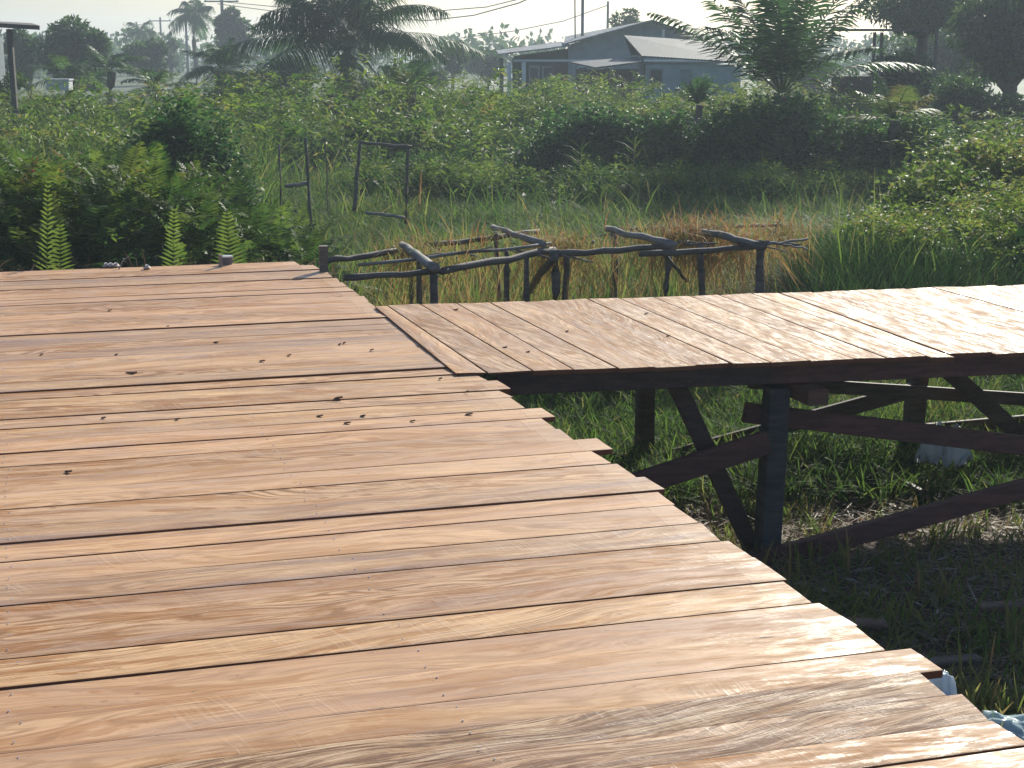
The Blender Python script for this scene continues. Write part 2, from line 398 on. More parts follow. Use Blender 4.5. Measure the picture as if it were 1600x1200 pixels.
k_list = [2.857, 2.80, 2.740, 2.69, 2.635, 2.582, 2.532, 2.478, 2.427, 2.374, 2.320, 2.262, 2.22, 2.174, 2.132, 2.083, 2.036, 1.992, 1.945, 1.90, 1.855, 1.8125,
          1.770, 1.721, 1.675, 1.622, 1.575, 1.527, 1.479, 1.435, 1.384, 1.333, 1.289, 1.244, 1.193, 1.145, 1.100, 1.048, .998, .953, .906]
a_list = [ab(G(0, 75+1000/k, DZ))[0] for k in k_list]
while AB(a_list[-1], -2).y > -1.6: a_list.append(a_list[-1]+random.uniform(.135, .16))
deck = empty('timber_platform', (AB(3, -2.2, 0)))
tag(deck, 'broad new platform of pale sawn boards filling the foreground', 'platform')
rows_b = [ab(G(20, 1020, DZ))[1], ab(G(636, 998, DZ))[1]]
LB = -4.6
BIGSTEP = (23, 29, 31, 34, 20, 37)
kinds = {}
for i in range(200): kinds[i] = random.choices(['board_plain', 'board_figured', 'board_grey'], [.55, .3, .15])[0]
for i, kd in {2: 'board_grey', 3: 'board_grey', 12: 'board_grey', 13: 'board_grey', 14: 'board_figured', 20: 'board_figured', 21: 'board_figured', 19: 'board_grey', 24: 'board_plain', 25: 'board_plain', 26: 'board_plain', 28: 'board_plain',
              29: 'board_plain', 30: 'board_figured', 31: 'board_grey', 32: 'board_plain', 33: 'board_plain', 34: 'board_grey', 35: 'board_figured', 36: 'board_figured',
              37: 'board_figured', 38: 'board_plain', 39: 'board_plain', 40: 'board_plain', 41: 'board_coarse', 42: 'board_coarse', 43: 'board_figured'}.items(): kinds[i] = kd
prot = {0: -.11, 1: -.02, 40: .062, 29: .0, 28: .09, 27: .0, 25: .06, 24: -.01, 22: .05, 18: .06, 19: .06, 30: .02, 31: .05, 33: .0, 35: .01}
down = {27: 1, 31: 1, 34: 1}
for i in range(len(a_list)-1):
    a0 = a_list[i]+.0001; tight = random.random() < .3 and i not in BIGSTEP; far_ = min(1.0, max(0.0, (len(k_list)-6-i)/34.0))
    a1 = a_list[i+1]-((.0011 if tight else random.choice([.0015, .0022, .0032, .0045]))*(1+.9*far_))
    pr = prot.get(i, random.uniform(-.012, .018))
    sk = random.uniform(-.012, .012)*(0 if i in prot else 1)
    zz = DZ+(random.uniform(-.0007, .0007) if tight else random.uniform(-.0016, .0014))
    tl = 0.0 if tight else random.choice([-.0008, .0, .0008])
    if i in BIGSTEP: zz += .002; tl = -.002
    g0 = random.uniform(-.003, .003)
    nails = []
    for rb in rows_b:
        wdt = a1-a0
        for fr in (.22, .78):
            nails.append((rb-pr+random.uniform(-.012, .012), wdt*(.5-fr)+random.uniform(-.006, .006)))
    jz = lambda: random.uniform(-.0022, .0022)*(.3 if tight else 1)
    zl = jz(); zr = jz(); tl0 = jz(); tr0 = jz()
    plank(deck, 'plank', AB(a0+g0, LB+random.uniform(-.03, .03), zz+zl+tl0), AB(a0, pr-sk, zz+zr+tr0), AB(a1, pr+sk, zz+zr-tr0), AB(a1+g0, LB, zz+zl-tl0), M[kinds[i]], nails=nails, tilt=tl)
# joists and posts below
amax = a_list[-1]
for b in (rows_b[0], rows_b[1], -.13):
    m = MB(); m.bar(AB(.02, b, DZ-.022-.065), AB(amax, b, DZ-.022-.065), .12, .05, d2, jit=.02); m.build('joist', M['timber_dark'], deck)
for b in (-4.3, -2.2, -.20):
    for a in (.35, 2.4, 4.6, 6.8, 9.0):
        m = MB(); p = AB(a, b, DZ-.15); q = AB(a, b+.02, -.25); m.bar(q, p, .10, .10, d2, jit=.03); m.build('post', M['timber_post'], deck)
for a in (.42, 2.47, 4.67, 6.87):
    m = MB(); m.bar(AB(a, -4.5, DZ-.21), AB(a, -.14, DZ-.21), .11, .05, d1, jit=.03); m.build('crossbeam', M['timber_dark'], deck)

# ------------------------------------------------------------------ walkway
WZ = DZ+.012
far_y = lambda x: 478-.0324*(x-580)
near_y = lambda x: 585-.0395*(x-715)
fx = [585, 607, 657, 714, 766, 820, 867, 919, 968, 1022, 1077, 1125, 1176, 1220, 1268]
nxs = [715, 765, 835, 898, 967, 1023, 1088, 1145, 1205, 1268, 1334, 1387, 1449, 1488, 1557]
while fx[-1] < 2150:
    st = random.uniform(43, 53); fx.append(fx[-1]+st); nxs.append(nxs[-1]+st*1.29)
walk = empty('timber_walkway', tuple(G(1200, 520, 0)))
tag(walk, 'narrow raised boardwalk branching right from the platform over braced dark posts', 'walkway')
Nn = len(fx)
for i in range(Nn-1):
    f0 = G(fx[i], far_y(fx[i]), WZ); f1 = G(fx[i+1], far_y(fx[i+1]), WZ)
    n0 = G(nxs[i], near_y(nxs[i]), WZ); n1_ = G(nxs[i+1], near_y(nxs[i+1]), WZ)
    dd = (n0-f0).normalized(); ww = (f1-f0).normalized()
    e = random.uniform(-.03, .02)
    if i == 12: e = .035
    if i == 13: e = -.03
    zj = random.uniform(-.002, .002)
    gap = random.choice([.006, .008, .010, .014]); n0 = n0+dd*e; n1_ = n1_+dd*e; f0 = f0-dd*random.uniform(-.02, .02); f1 = f1-dd*random.uniform(-.02, .02)
    for p in (f0, f1, n0, n1_): p.z += zj
    f1 = f1-ww*gap; n1_ = n1_-ww*gap
    # local x runs far -> near ; its 'far long edge' is the right-hand side
    L = (n0-f0).length; wd = (f1-f0).length
    nl = []
    for xx in (-L+.08, -.07, -L*.5):
        for fr in (-.3, .3): nl.append((xx+random.uniform(-.01, .01), fr*wd))
    plank(walk, 'plank', f1, n1_, n0, f0, M['walk_figured' if i in (1, 7, 8, 9, 10) or random.random() < .35 else 'walk_plain'], thick=(.009 if i < 2 else .022), nails=nl, tilt=random.choice([-.002, -.001, .001, .002, .003]))
NA = G(780, near_y(780), DZ); NBp = G(1600, near_y(1600), DZ); wdir = (NBp-NA).normalized(); wn = Vector((-wdir.y, wdir.x, 0))
FA = G(780, far_y(780), DZ); WIDTH = (FA-NA).dot(wn)
def onp(px, py, off):
    """point on the vertical plane 'off' metres behind the near edge"""
    d = ray(px, py); C0 = Vector((0, 0, CZ)); P0 = NA+wn*off; t = (P0-C0).dot(wn)/d.dot(wn)
    return C0+d*t
ST = DZ-.003
def stringer(x0, x1, off, yfun, h=.115, mat='timber_dark'):
    p = G(x0, yfun(x0), DZ); q = G(x1, yfun(x1), DZ)
    p = p-wn*((p-NA).dot(wn)-off); q = q-wn*((q-NA).dot(wn)-off)
    p.z = q.z = ST-h/2-.002
    m = MB(); m.bar(p, q, h, .05, wn, jit=.015); m.build('stringer', M[mat], walk)
stringer(778, 1207.5, .04, near_y); stringer(1208.5, 2250, .043, near_y, .118, 'timber_red')
stringer(600, 1150, WIDTH-.05, far_y); stringer(1151, 2100, WIDTH-.053, far_y)
stringer(700, 2200, WIDTH*.5, lambda x: (far_y(x)+near_y(x))/2)
NR, FR = .12, WIDTH-.14
def timber(name, p0, p1, wd, th, mat, side=None):
    m = MB(); m.bar(p0, p1, wd, th, side or wn, jit=.02); return m.build(name, M[mat], walk)
def down_to(p, z): q = p.copy(); q.z = z; return q
# posts
tp = onp(1214, 604, NR); bt = onp(1196, 892, NR); bt2 = bt+(bt-tp)*.15
timber('post', bt2, tp, .122, .11, 'timber_post', wdir)
tpf = onp(1008, 598, FR); btf = onp(1006, 742, FR); timber('post', btf+(btf-tpf)*.2, down_to(tpf, ST-.12), .105, .105, 'timber_dark', wdir)
tpf2 = onp(1434, 585, FR); btf2 = onp(1420, 752, FR); timber('post', btf2+(btf2-tpf2)*.2, tpf2, .115, .11, 'timber_dark', wdir)
tpn2 = tp+(tpf2-tpf)+Vector((0, 0, 0)); timber('post', down_to(tpn2, -.2), down_to(tpn2, ST-.16), .12, .11, 'timber_post', wdir)
for k in (2, 3):
    q = tp+(tpf2-tpf)*k; timber('post', down_to(q, -.2), down_to(q, ST-.16), .12, .11, 'timber_post', wdir)
    q = tpf+(tpf2-tpf)*k; timber('post', down_to(q, -.2), down_to(q, ST-.16), .12, .11, 'timber_dark', wdir)
# cross caps under the stringers
for k in range(4):
    p = tp+(tpf2-tpf)*k; q = tpf+(tpf2-tpf)*k
    dq = (q-p); dq.z = 0; dq.normalize(); off = wdir*.115 if k == 0 else wdir*.1
    p = p-dq*.22+off; q = q+dq*.1+off; p.z = q.z = ST-.117-.045-.006
    timber('crossbeam', p, q, .085, .115, 'timber_rust' if k == 0 else 'timber_dark', wdir)
# braces
timber('brace', onp(1050, 585, NR+.09), onp(1182, 872, NR+.09), .095, .035, 'timber_dark')
timber('brace', onp(930, 778, NR-.085), onp(1200, 690, NR-.085), .125, .045, 'timber_red')['label'] = 'chunky sloping timber nailed across the grey post'
timber('brace', onp(940, 744, FR-.08), onp(1440, 606, FR-.08), .10, .035, 'timber_dark')
timber('brace', onp(1170, 596, FR-.12), onp(1760, 634, FR-.12), .085, .035, 'timber_dark')
timber('brace', onp(1430, 676, FR+.07), onp(1760, 646, FR+.07), .11, .035, 'timber_dark')
timber('brace', onp(1163, 644, NR+.10), onp(1900, 732, NR+.10), .105, .045, 'timber_red')['label'] = 'long red-brown brace falling to the right behind the grey post'
timber('brace', onp(1140, 890, NR-.085), onp(1850, 694, NR-.085), .105, .055, 'timber_red')['label'] = 'lowest brace rising to the right from the foot of the grey post'
timber('brace', onp(1460, 560, FR-.20), onp(1605, 690, FR-.20), .11, .035, 'timber_dark')

# ------------------------------------------------------------------ vegetation toolkit (numpy, vectorised)
def unit(v): return v/np.maximum(np.linalg.norm(v, axis=-1, keepdims=True), 1e-9)
def rdir(n, up=0.0):
    v = rng.normal(size=(n, 3)); v[:, 2] += up; return unit(v)
def diamonds(P, Dn, Nn_, L, W):
    """leaf quads: base P, direction Dn, normal Nn_, length L, width W; folded along the midrib"""
    S = unit(np.cross(Dn, Nn_)); Nr = np.cross(S, Dn)
    L = np.broadcast_to(L, (len(P),))[:, None]; W = np.broadcast_to(W, (len(P),))[:, None]
    mid = P+Dn*L*.45
    v = np.stack([P, mid+S*W*.5+Nr*W*.18, P+Dn*L-Nr*L*.08, mid-S*W*.5+Nr*W*.18], 1)
    return v.reshape(-1, 3), np.arange(len(P)*4).reshape(-1, 4)
def lances(P, Dn, Nn_, L, W, droop):
    """leaflets of two quads bending down"""
    S = unit(np.cross(Dn, Nn_)); L = np.broadcast_to(L, (len(P),))[:, None]; W = np.broadcast_to(W, (len(P),))[:, None]
    g = np.array([0, 0, -1.0]); dr = np.broadcast_to(droop, (len(P),))[:, None]
    m = P+Dn*L*.5+g*L*dr*.25; t = P+Dn*L+g*L*dr
    v = np.stack([P+S*W*.25, P-S*W*.25, m+S*W*.5, m-S*W*.5, t+S*W*.06, t-S*W*.06], 1)
    b = np.arange(len(P))[:, None]*6
    q = np.concatenate([b+np.array([[0, 1, 3, 2]]), b+np.array([[2, 3, 5, 4]])], 1).reshape(-1, 4)
    return v.reshape(-1, 3), q
def sprays(O_, Dr, L, k, leaf, wid, droop, tint, pairs=False, spread=.9, tj=.12, kind='diamond', ldroop=.15, taper=.6, stem=0.0):
    """N arching twigs each with k leaves; returns V,Q,tint"""
    N = len(O_); L = np.broadcast_to(L, (N,)); droop = np.broadcast_to(droop, (N,)); leaf = np.broadcast_to(leaf, (N,)); wid = np.broadcast_to(wid, (N,))
    t = np.linspace(.12, 1, k)[None, :, None]+ (0 if pairs else rng.uniform(-.03, .03, (N, k, 1)))
    g = np.array([0, 0, -1.0])
    Lx = L[:, None, None]; dx = droop[:, None, None]
    P = O_[:, None, :]+Dr[:, None, :]*Lx*t+g*Lx*dx*t**2
    T = unit(Dr[:, None, :]+g*2*dx*t)
    side = np.cross(Dr, np.array([0, 0, 1.0])); side = unit(side+1e-4)[:, None, :]
    up = np.cross(side, T)
    env = (np.sin(np.clip(t, 0, 1)*math.pi*.85+.35)**.7)*(1-taper)+taper*(1-t**2)+.15 if kind != 'diamond' else np.ones_like(t)
    Vs = []; Qs = []; Ts = []; nb = 0
    sgns = (1, -1) if pairs else (None,)
    for sg in sgns:
        s_ = sg if sg else np.where((np.arange(k)+rng.integers(0, 2, (N, 1))) % 2 == 0, 1, -1)[:, :, None]
        dl = unit(T*(1-spread*.6)+side*s_*spread+up*rng.normal(0, .12 if pairs else .35, (N, k, 1))+(0 if pairs else rng.normal(0, .2, (N, k, 3))))
        nn = unit(up+rng.normal(0, .1 if pairs else .4, (N, k, 3)))
        ll = (leaf[:, None, None]*env*(1+rng.uniform(-.15, .15, (N, k, 1)))).reshape(-1)
        wl = (wid[:, None, None]*np.ones((N, k, 1))*(1 if kind != 'diamond' else 1+rng.uniform(-.2, .2, (N, k, 1)))).reshape(-1)
        Pf = P.reshape(-1, 3); Df = dl.reshape(-1, 3); Nf = nn.reshape(-1, 3)
        if kind == 'diamond': v, q = diamonds(Pf, Df, Nf, ll, wl); per = 4
        else: v, q = lances(Pf, Df, Nf, ll, wl, ldroop); per = 6
        tt = np.repeat((tint[:, None]+rng.normal(0, tj, (N, k))).reshape(-1), per)
        Vs.append(v); Qs.append(q+nb); Ts.append(tt); nb += len(v)
    if stem > 0:
        tv = np.linspace(0, 1, 6)[None, :, None]
        Ps = O_[:, None, :]+Dr[:, None, :]*Lx*tv+g*Lx*dx*tv**2
        wv = stem*(1-.8*tv)
        sd_ = side+0*Ps; up0 = unit(np.cross(sd_, unit(Dr[:, None, :]+g*2*dx*tv)))
        v = np.stack([Ps+sd_*wv, Ps+up0*wv, Ps-sd_*wv], 2).reshape(-1, 3)
        b = (np.arange(N)[:, None]*18+np.arange(5)[None, :]*3)
        q = np.concatenate([np.stack([b+i, b+(i+1) % 3, b+3+(i+1) % 3, b+3+i], -1) for i in range(3)], 1).reshape(-1, 4)
        Vs.append(v); Qs.append(q+nb); Ts.append(np.full(len(v), .75)); nb += len(v)
    return np.concatenate(Vs), np.concatenate(Qs), np.concatenate(Ts)
def grass(P, H, W, lean, tint, flat=0.0):
    N = len(P); az = rng.uniform(0, 2*math.pi, N); A = np.stack([np.cos(az), np.sin(az), np.zeros(N)], -1)
    fz = az+math.pi/2+rng.normal(0, .7, N); S = np.stack([np.cos(fz), np.sin(fz), np.zeros(N)], -1)
    H = np.broadcast_to(H, (N,))[:, None]; W = np.broadcast_to(W, (N,))[:, None]; lean = np.broadcast_to(lean, (N,))[:, None]
    rows = []
    for t, ww in ((0, .8), (.35, 1.0), (.7, .75), (1.0, .08)):
        c = P+A*H*lean*t**1.6+np.array([0, 0, 1.0])*H*(t-.55*lean*t*t)
        rows += [c-S*W*ww*.5, c+S*W*ww*.5]
    v = np.stack(rows, 1).reshape(-1, 3); b = np.arange(N)[:, None]*8
    q = np.concatenate([b+np.array([[i, i+1, i+3, i+2]]) for i in (0, 2, 4)], 1).reshape(-1, 4)
    return v, q, np.repeat(tint, 8)
class Acc:
    def __init__(s): s.V = []; s.Q = []; s.T = []; s.n = 0
    def add(s, vqt):
        v, q, t = vqt; s.V.append(v); s.Q.append(q+s.n); s.T.append(t); s.n += len(v)
    def build(s, name, mat, parent=None):
        return npmesh(name, np.concatenate(s.V), np.concatenate(s.Q), mat, parent, np.concatenate(s.T))
def Xof(px, Y): return (px-800)/F*Y*1.0257*.9749/1.0   # lateral place of a sight line at distance Y (near eye level)
def mound_pts(c, r, n, shell=(.55, 1.0), low=-.1):
    d = rdir(n, .35); d[:, 2] = np.abs(d[:, 2])+low*rng.random(n); rad = rng.uniform(shell[0], shell[1], n)[:, None]**.6
    return np.array(c)+d*rad*np.array(r), d
def bush(acc, c, r, n, k=9, L=.45, leaf=.09, wid=.05, droop=.45, tint=.45, tsd=.15, hi=.2):
    P, d = mound_pts(c, r, n)
    P[:, 2] = np.maximum(P[:, 2], .02)
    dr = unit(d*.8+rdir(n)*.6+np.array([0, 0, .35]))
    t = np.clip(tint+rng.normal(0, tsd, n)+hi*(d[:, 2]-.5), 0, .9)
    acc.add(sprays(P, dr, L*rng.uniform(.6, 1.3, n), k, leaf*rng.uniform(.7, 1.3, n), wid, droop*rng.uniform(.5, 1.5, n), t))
    m_ = max(20, n//3); Pi, di = mound_pts(c, [x_*.78 for x_ in r], m_, shell=(.3, 1.0)); v, q = diamonds(Pi, rdir(m_), rdir(m_), leaf*2.6, leaf*1.7); acc.add((v, q, np.zeros(len(v))+.05*rng.random(len(v))))  # near-black inner leaves added to block light and deepen the near side

# ---- undergrowth thicket behind the grass (nobody could count it)
def top_line(px):   # rough top of the thicket in the photo
    return np.interp(px, [-400, 0, 60, 190, 260, 330, 430, 470, 560, 700, 800, 900, 1000, 1060, 1120, 1200, 1330, 1400, 1500, 1600, 2000],
                         [128, 132, 140, 140, 128, 132, 110, 100, 104, 115, 128, 122, 128, 140, 135, 128, 140, 158, 165, 175, 170])
acc = Acc()
for Y in np.arange(25, 48, 2.0):
    px = -250.0
    while px < 1900:
        tl = top_line(px)+(48-Y)*1.2+random.uniform(-9, 22)
        top = D(px, float(tl), Y).z
        f_ = np.clip((Y-24)/11, .0, 1)      # front rows lower
        near_front = np.interp(px, [-250, 200, 400, 520, 640, 780, 860, 1400, 1500, 1900], [28, 28, 30, 33, 35, 33, 31, 29, 23, 20])
        if Y < near_front: px += 40; continue
        h = max(.5, top*(.55+.45*np.clip((Y-near_front)/7, 0, 1)))*random.uniform(.7, 1.06)*(.86+.26*math.sin(px*.019+Y*.5)*math.sin(Y*.42-px*.006))
        rr = random.uniform(.6, 2.0); sz = random.uniform(.65, 1.6)
        x = Xof(px, Y)
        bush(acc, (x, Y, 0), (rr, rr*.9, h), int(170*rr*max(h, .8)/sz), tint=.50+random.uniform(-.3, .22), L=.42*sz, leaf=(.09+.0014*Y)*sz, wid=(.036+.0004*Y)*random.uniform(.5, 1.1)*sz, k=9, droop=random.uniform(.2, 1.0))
        px += 2*rr/Y*F*.72
N_ = 2600; pq = rng.uniform(-250, 1900, N_); Yq = rng.uniform(22, 46, N_); Yq = np.where((pq > 780) & (pq < 1420) & (Yq < 34), Yq+12, Yq); tp_ = np.array([D(float(a), float(top_line(a))+(46-float(b))*1.3, float(b)).z for a, b in zip(pq, Yq)])
acc.add(sprays(np.stack([(pq-800)/F*Yq, Yq, np.maximum(tp_*rng.uniform(.6, 1.02, N_), .3)], -1), unit(rdir(N_)+np.array([0, -.2, .5])), rng.uniform(.5, 1.1, N_), 14, .16, .035, rng.uniform(.4, .9, N_), np.clip(rng.normal(.6, .15, N_), 0, 1)))
acc.build('thicket', M['bush'])
tag(bpy.data.objects['thicket'], 'tangled leafy undergrowth covering the ground behind the grass', 'undergrowth', kind='stuff')

# ---- darker shrubs standing out of it
def shrub(name, label, cat, px, ptop, Y, rx, mat='dark', tint=.4, n=1500, leaf=.10, wid=.055, k=8, L=.45, ry=None, group=None, **kw):
    top = D(px, ptop, Y).z; x = Xof(px, Y)
    r = empty(name, (x, Y, 0)); tag(r, label, cat, group)
    a = Acc(); ry = ry or rx*.8
    for q in range(6):
        f = random.uniform(.65, 1.0)*(1 if q else 1.0)
        cx = x+(random.uniform(-.55, .55)*rx if q else 0); cy = Y+random.uniform(-.4, .4)*ry
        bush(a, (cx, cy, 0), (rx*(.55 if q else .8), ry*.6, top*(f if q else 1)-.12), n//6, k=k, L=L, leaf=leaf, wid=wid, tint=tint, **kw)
    a.build('foliage', M[mat], r)
    m = MB()
    for q in range(5):
        dx = random.uniform(-.4, .4)*rx
        m.tube([(x+dx*.2, Y, -.05), (x+dx*.6, Y+random.uniform(-.2, .2), top*.4), (x+dx, Y+random.uniform(-.3, .3), top*.8)], [.03, .02, .008], 6)
    m.build('stem', M['stem'], r); return r
shrub('shrub', 'dark green drooping shrub behind the ferns on the left', 'shrub', 310, 150, 21, 1.05, tint=.42, n=2400, leaf=.11, wid=.04, L=.5)
shrub('shrub', 'large dark shrub mound left of centre in front of the house', 'shrub', 905, 160, 29.5, 1.69, tint=.48, n=3000)
shrub('shrub', 'dark shrub between the big mound and the young oil palm', 'shrub', 1040, 168, 30.0, 1.36, tint=.50, n=2200)
shrub('shrub', 'broad dark climber-covered shrub right below the young oil palm', 'shrub', 1215, 138, 29.5, 1.81, tint=.55, n=3600)
shrub('shrub', 'dark shrub right of the young oil palm beside bright palm leaves', 'shrub', 1365, 172, 28.5, 1.53, tint=.52, n=2600)
shrub('shrub', 'yellow-green leafy shrub at the right edge above the boardwalk', 'shrub', 1570, 205, 20, 1.2, mat='bush', tint=.68, n=2600, leaf=.09)
shrub('shrub', 'low bright shrub right of the grassy clearing', 'shrub', 1455, 238, 19, .9, mat='bush', tint=.62, n=1700, leaf=.08)
shrub('shrub', 'rounded dark green low shrub behind the stick frame', 'shrub', 680, 232, 28, .85, tint=.5, n=1500, leaf=.05, wid=.012, L=.35)

# ---- fern bank on the left
acc = Acc()
Nf = 2300
pxs = rng.uniform(-260, 500, Nf); Ys = rng.uniform(12.3, 16.5, Nf)
tops = np.interp(pxs, [-260, 0, 60, 150, 250, 350, 430, 500], [200, 208, 190, 200, 192, 236, 290, 350])
X = (pxs-800)/F*Ys
ztop = np.array([D(float(a), float(b), float(c_)).z for a, b, c_ in zip(pxs, tops, Ys)])
fr = np.clip((Ys-11.6)/2.4, .25, 1)
zb = rng.uniform(0, 1, Nf)**.7*np.maximum(ztop*fr-.62, .1)
P = np.stack([X, Ys, zb], -1); dr = unit(rdir(Nf)*.75+np.array([0, -.15, .9]))
tint = np.clip(.36+rng.normal(0, .15, Nf)+(rng.random(Nf) < .07)*.30+.26*(zb/1.2)-.08, 0, 1)  # higher fronds tinted lighter, sunlit tops put into the colour
acc.add(sprays(P, dr, rng.uniform(.45, .9, Nf), 19, rng.uniform(.10, .16, Nf), .021, rng.uniform(.15, .5, Nf), tint, pairs=True, kind='lance', spread=.85, tj=.04, ldroop=.12, stem=.004))
px2 = rng.uniform(-260, 490, 550); Y2 = rng.uniform(12.4, 17.5, 550); t2 = np.interp(px2, [-260, 0, 60, 150, 250, 350, 430, 500], [240, 245, 225, 235, 228, 270, 320, 365])
z2 = np.array([D(float(a), float(b), float(c_)).z for a, b, c_ in zip(px2, t2, Y2)])*rng.uniform(.15, 1, 550)
acc.add(sprays(np.stack([(px2-800)/F*Y2, Y2, z2], -1), unit(rdir(550)+np.array([0, 0, .4])), .35, 8, .07, .03, .4, np.clip(.3+rng.normal(0, .15, 550), 0, .7)))
acc.build('fern_bank', M['fern'])
tag(bpy.data.objects['fern_bank'], 'dense bank of green and rust-tipped ferns behind the platform', 'ferns', kind='stuff')

acc = Acc(); n_ = 5200; pq = rng.uniform(-200, 520, n_); Yq = rng.uniform(11.5, 12.9, n_); P_ = np.stack([(pq-800)/F*Yq, Yq, rng.uniform(0, .85, n_)], -1)
dd_ = rdir(n_); dd_[:, 2] -= .3; v, q = lances(P_, unit(dd_), rdir(n_), rng.uniform(.1, .45, n_), rng.uniform(.004, .012, n_), .3); acc.add((v, q, np.repeat(np.clip(rng.normal(.12, .2, n_), 0, 1), 6)))
acc.build('dead_fern_litter', M['dry']); tag(bpy.data.objects['dead_fern_litter'], 'brown dead stalks under the fern bank behind the platform', 'dead stalks', kind='stuff')
def fern(label, px, pb, ptop, Y, n=5, lean=.3, tint=.64, wid=.05):
    base = D(px, pb, Y); h = D(px, ptop, Y).z-base.z
    r = empty('fern', (base.x, base.y, 0)); tag(r, label, 'fern', None)
    for q in range(n):
        a = Acc(); f = 1 if q == 0 else random.uniform(.45, .8)
        dr = unit(np.array([[random.uniform(-lean, lean)*(0.4 if q == 0 else 1.6), random.uniform(-.2, .1), 1.0]]))
        H = (h+base.z)*f
        a.add(sprays(np.array([[base.x+random.uniform(-.05, .05), base.y, 0.0]]), dr, H*1.13, 38, wid*random.uniform(3.0, 3.8)*f, .019, .10 if q == 0 else random.uniform(.3, .6), np.array([tint]), pairs=True, kind='lance', spread=.95, tj=.04, ldroop=.1, stem=.006))
        a.build('frond', M['fern'], r)
    return r
fern('tall upright bright fern at the left edge behind the platform', 62, 420, 292, 11.3, 5, .35)
fern('small bright fern right of the tall fern at the left edge', 88, 420, 350, 11.0, 3)
fern('pale green fern standing left of the small white stake', 256, 425, 335, 11.4, 4, .2)
fern('slender light green fern beside the small dark cup-like stub', 366, 425, 340, 11.4, 3, .15)

# ---- grasses
def field(n, pxr, Yr, H, W, lean, tint, tsd, zjit=0, clump=0, Hs=.3):
    px = rng.uniform(*pxr, n); Y = Yr[0]+(Yr[1]-Yr[0])*rng.random(n)
    X = (px-800)/F*Y
    if clump:
        m = clump; cx = rng.uniform(0, 1, m); ci = rng.integers(0, m, n)
        cpx = rng.uniform(*pxr, m); cY = rng.uniform(*Yr, m); X = ((cpx-800)/F*cY)[ci]+rng.normal(0, .07, n); Y = cY[ci]+rng.normal(0, .07, n)
    P = np.stack([X, Y, gh(X, Y)-.02], -1)
    clumpn = np.sin(X*1.3+Y*.7)*np.sin(Y*1.1-X*.4)*.5+.5
    Hh = H*(1+rng.uniform(-Hs, Hs, n))*(.75+.4*clumpn)
    t = np.clip(tint+rng.normal(0, tsd, n)+.12*(clumpn-.5), 0, 1)
    return grass(P, Hh, W*(1+rng.uniform(-.3, .4, n)), rng.uniform(*lean, n), t)
acc = Acc()
acc.add(field(52000, (380, 1750), (16.5, 31), .40, .012, (.4, 1.2), .52, .11))
acc.add(field(9000, (-300, 1750), (22, 60), .8, .017, (.2, .8), .55, .14))
acc.add(field(16000, (440, 1300), (11.3, 17), .50, .011, (.2, 1.0), .54, .17))
acc.add(field(4500, (560, 1350), (11.3, 15), .62, .007, (.3, 1.2), .84, .10))
acc.add(field(2400, (450, 1350), (12, 17), .80, .012, (.1, .7), .62, .10, clump=110))
acc.add(field(12000, (-300, 430), (21, 46), 1.3, .018, (.2, .9), .52, .12))
acc.build('tall_grass', M['grass'])
tag(bpy.data.objects['tall_grass'], 'sunlit tall grass filling the clearing beyond the boardwalk', 'grass', kind='stuff')
acc = Acc()
acc.add(field(16000, (1230, 1900), (14.0, 18.5), 1.0, .011, (.6, 1.3), .50, .13))
acc.add(field(3500, (1180, 1400), (11.8, 14), .80, .007, (.5, 1.3), .84, .10))
acc.add(field(220, (1150, 1800), (13, 16), 1.25, .016, (.2, .6), .62, .08, clump=70))
weeds = Acc()
for q in range(70):
    Yq = random.uniform(13.6, 19); pq = random.uniform(1330, 1850); xq = (pq-800)/F*Yq; zt = D(pq, np.interp(pq, [1330, 1450, 1600, 1850], [335, 300, 262, 250])+random.uniform(0, 30), Yq).z
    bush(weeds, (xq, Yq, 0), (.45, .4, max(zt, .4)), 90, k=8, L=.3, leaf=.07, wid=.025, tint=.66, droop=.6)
for q in range(60):
    pq = random.uniform(560, 1420); Yq = random.uniform(25, 28.5); xq = (pq-800)/F*Yq
    bush(weeds, (xq, Yq, 0), (random.uniform(.4, .9), .5, random.uniform(.3, .7)), 110, k=8, L=.4, leaf=.09, wid=.022, tint=random.uniform(.35, .6), droop=.6)
tag(weeds.build('leafy_weeds', M['bush']), 'low leafy weeds on the bank and before the shrubs', 'weeds', kind='stuff')
o = acc.build('bank_grass', M['grass']); tag(o, 'high drooping grass bank behind the right part of the boardwalk', 'grass', kind='stuff')
acc = Acc()
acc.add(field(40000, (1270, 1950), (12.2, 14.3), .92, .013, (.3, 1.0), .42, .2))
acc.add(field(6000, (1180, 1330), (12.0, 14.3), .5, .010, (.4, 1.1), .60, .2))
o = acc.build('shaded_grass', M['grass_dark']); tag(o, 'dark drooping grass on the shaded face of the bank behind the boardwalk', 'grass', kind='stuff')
# near ground under and around the walkway
acc = Acc()
acc.add(field(16000, (760, 1750), (9.0, 12.2), .34, .011, (.3, 1.0), .55, .10))
acc.add(field(9000, (780, 1750), (8.3, 10.2), .30, .009, (.3, 1.1), .48, .10, clump=420))
acc.add(field(7000, (950, 2100), (4.0, 8.8), .15, .010, (.2, 1.0), .66, .08, clump=600))
acc.add(field(5200, (1150, 2300), (3.4, 6.8), .22, .012, (.2, 1.0), .72, .07, clump=300))
acc.add(field(700, (1150, 2300), (3.6, 7.4), .26, .012, (.1, .6), .72, .06, clump=90))
o = acc.build('short_grass', M['grass']); tag(o, 'short green grass tufts on the mud below the boardwalk', 'grass', kind='stuff')
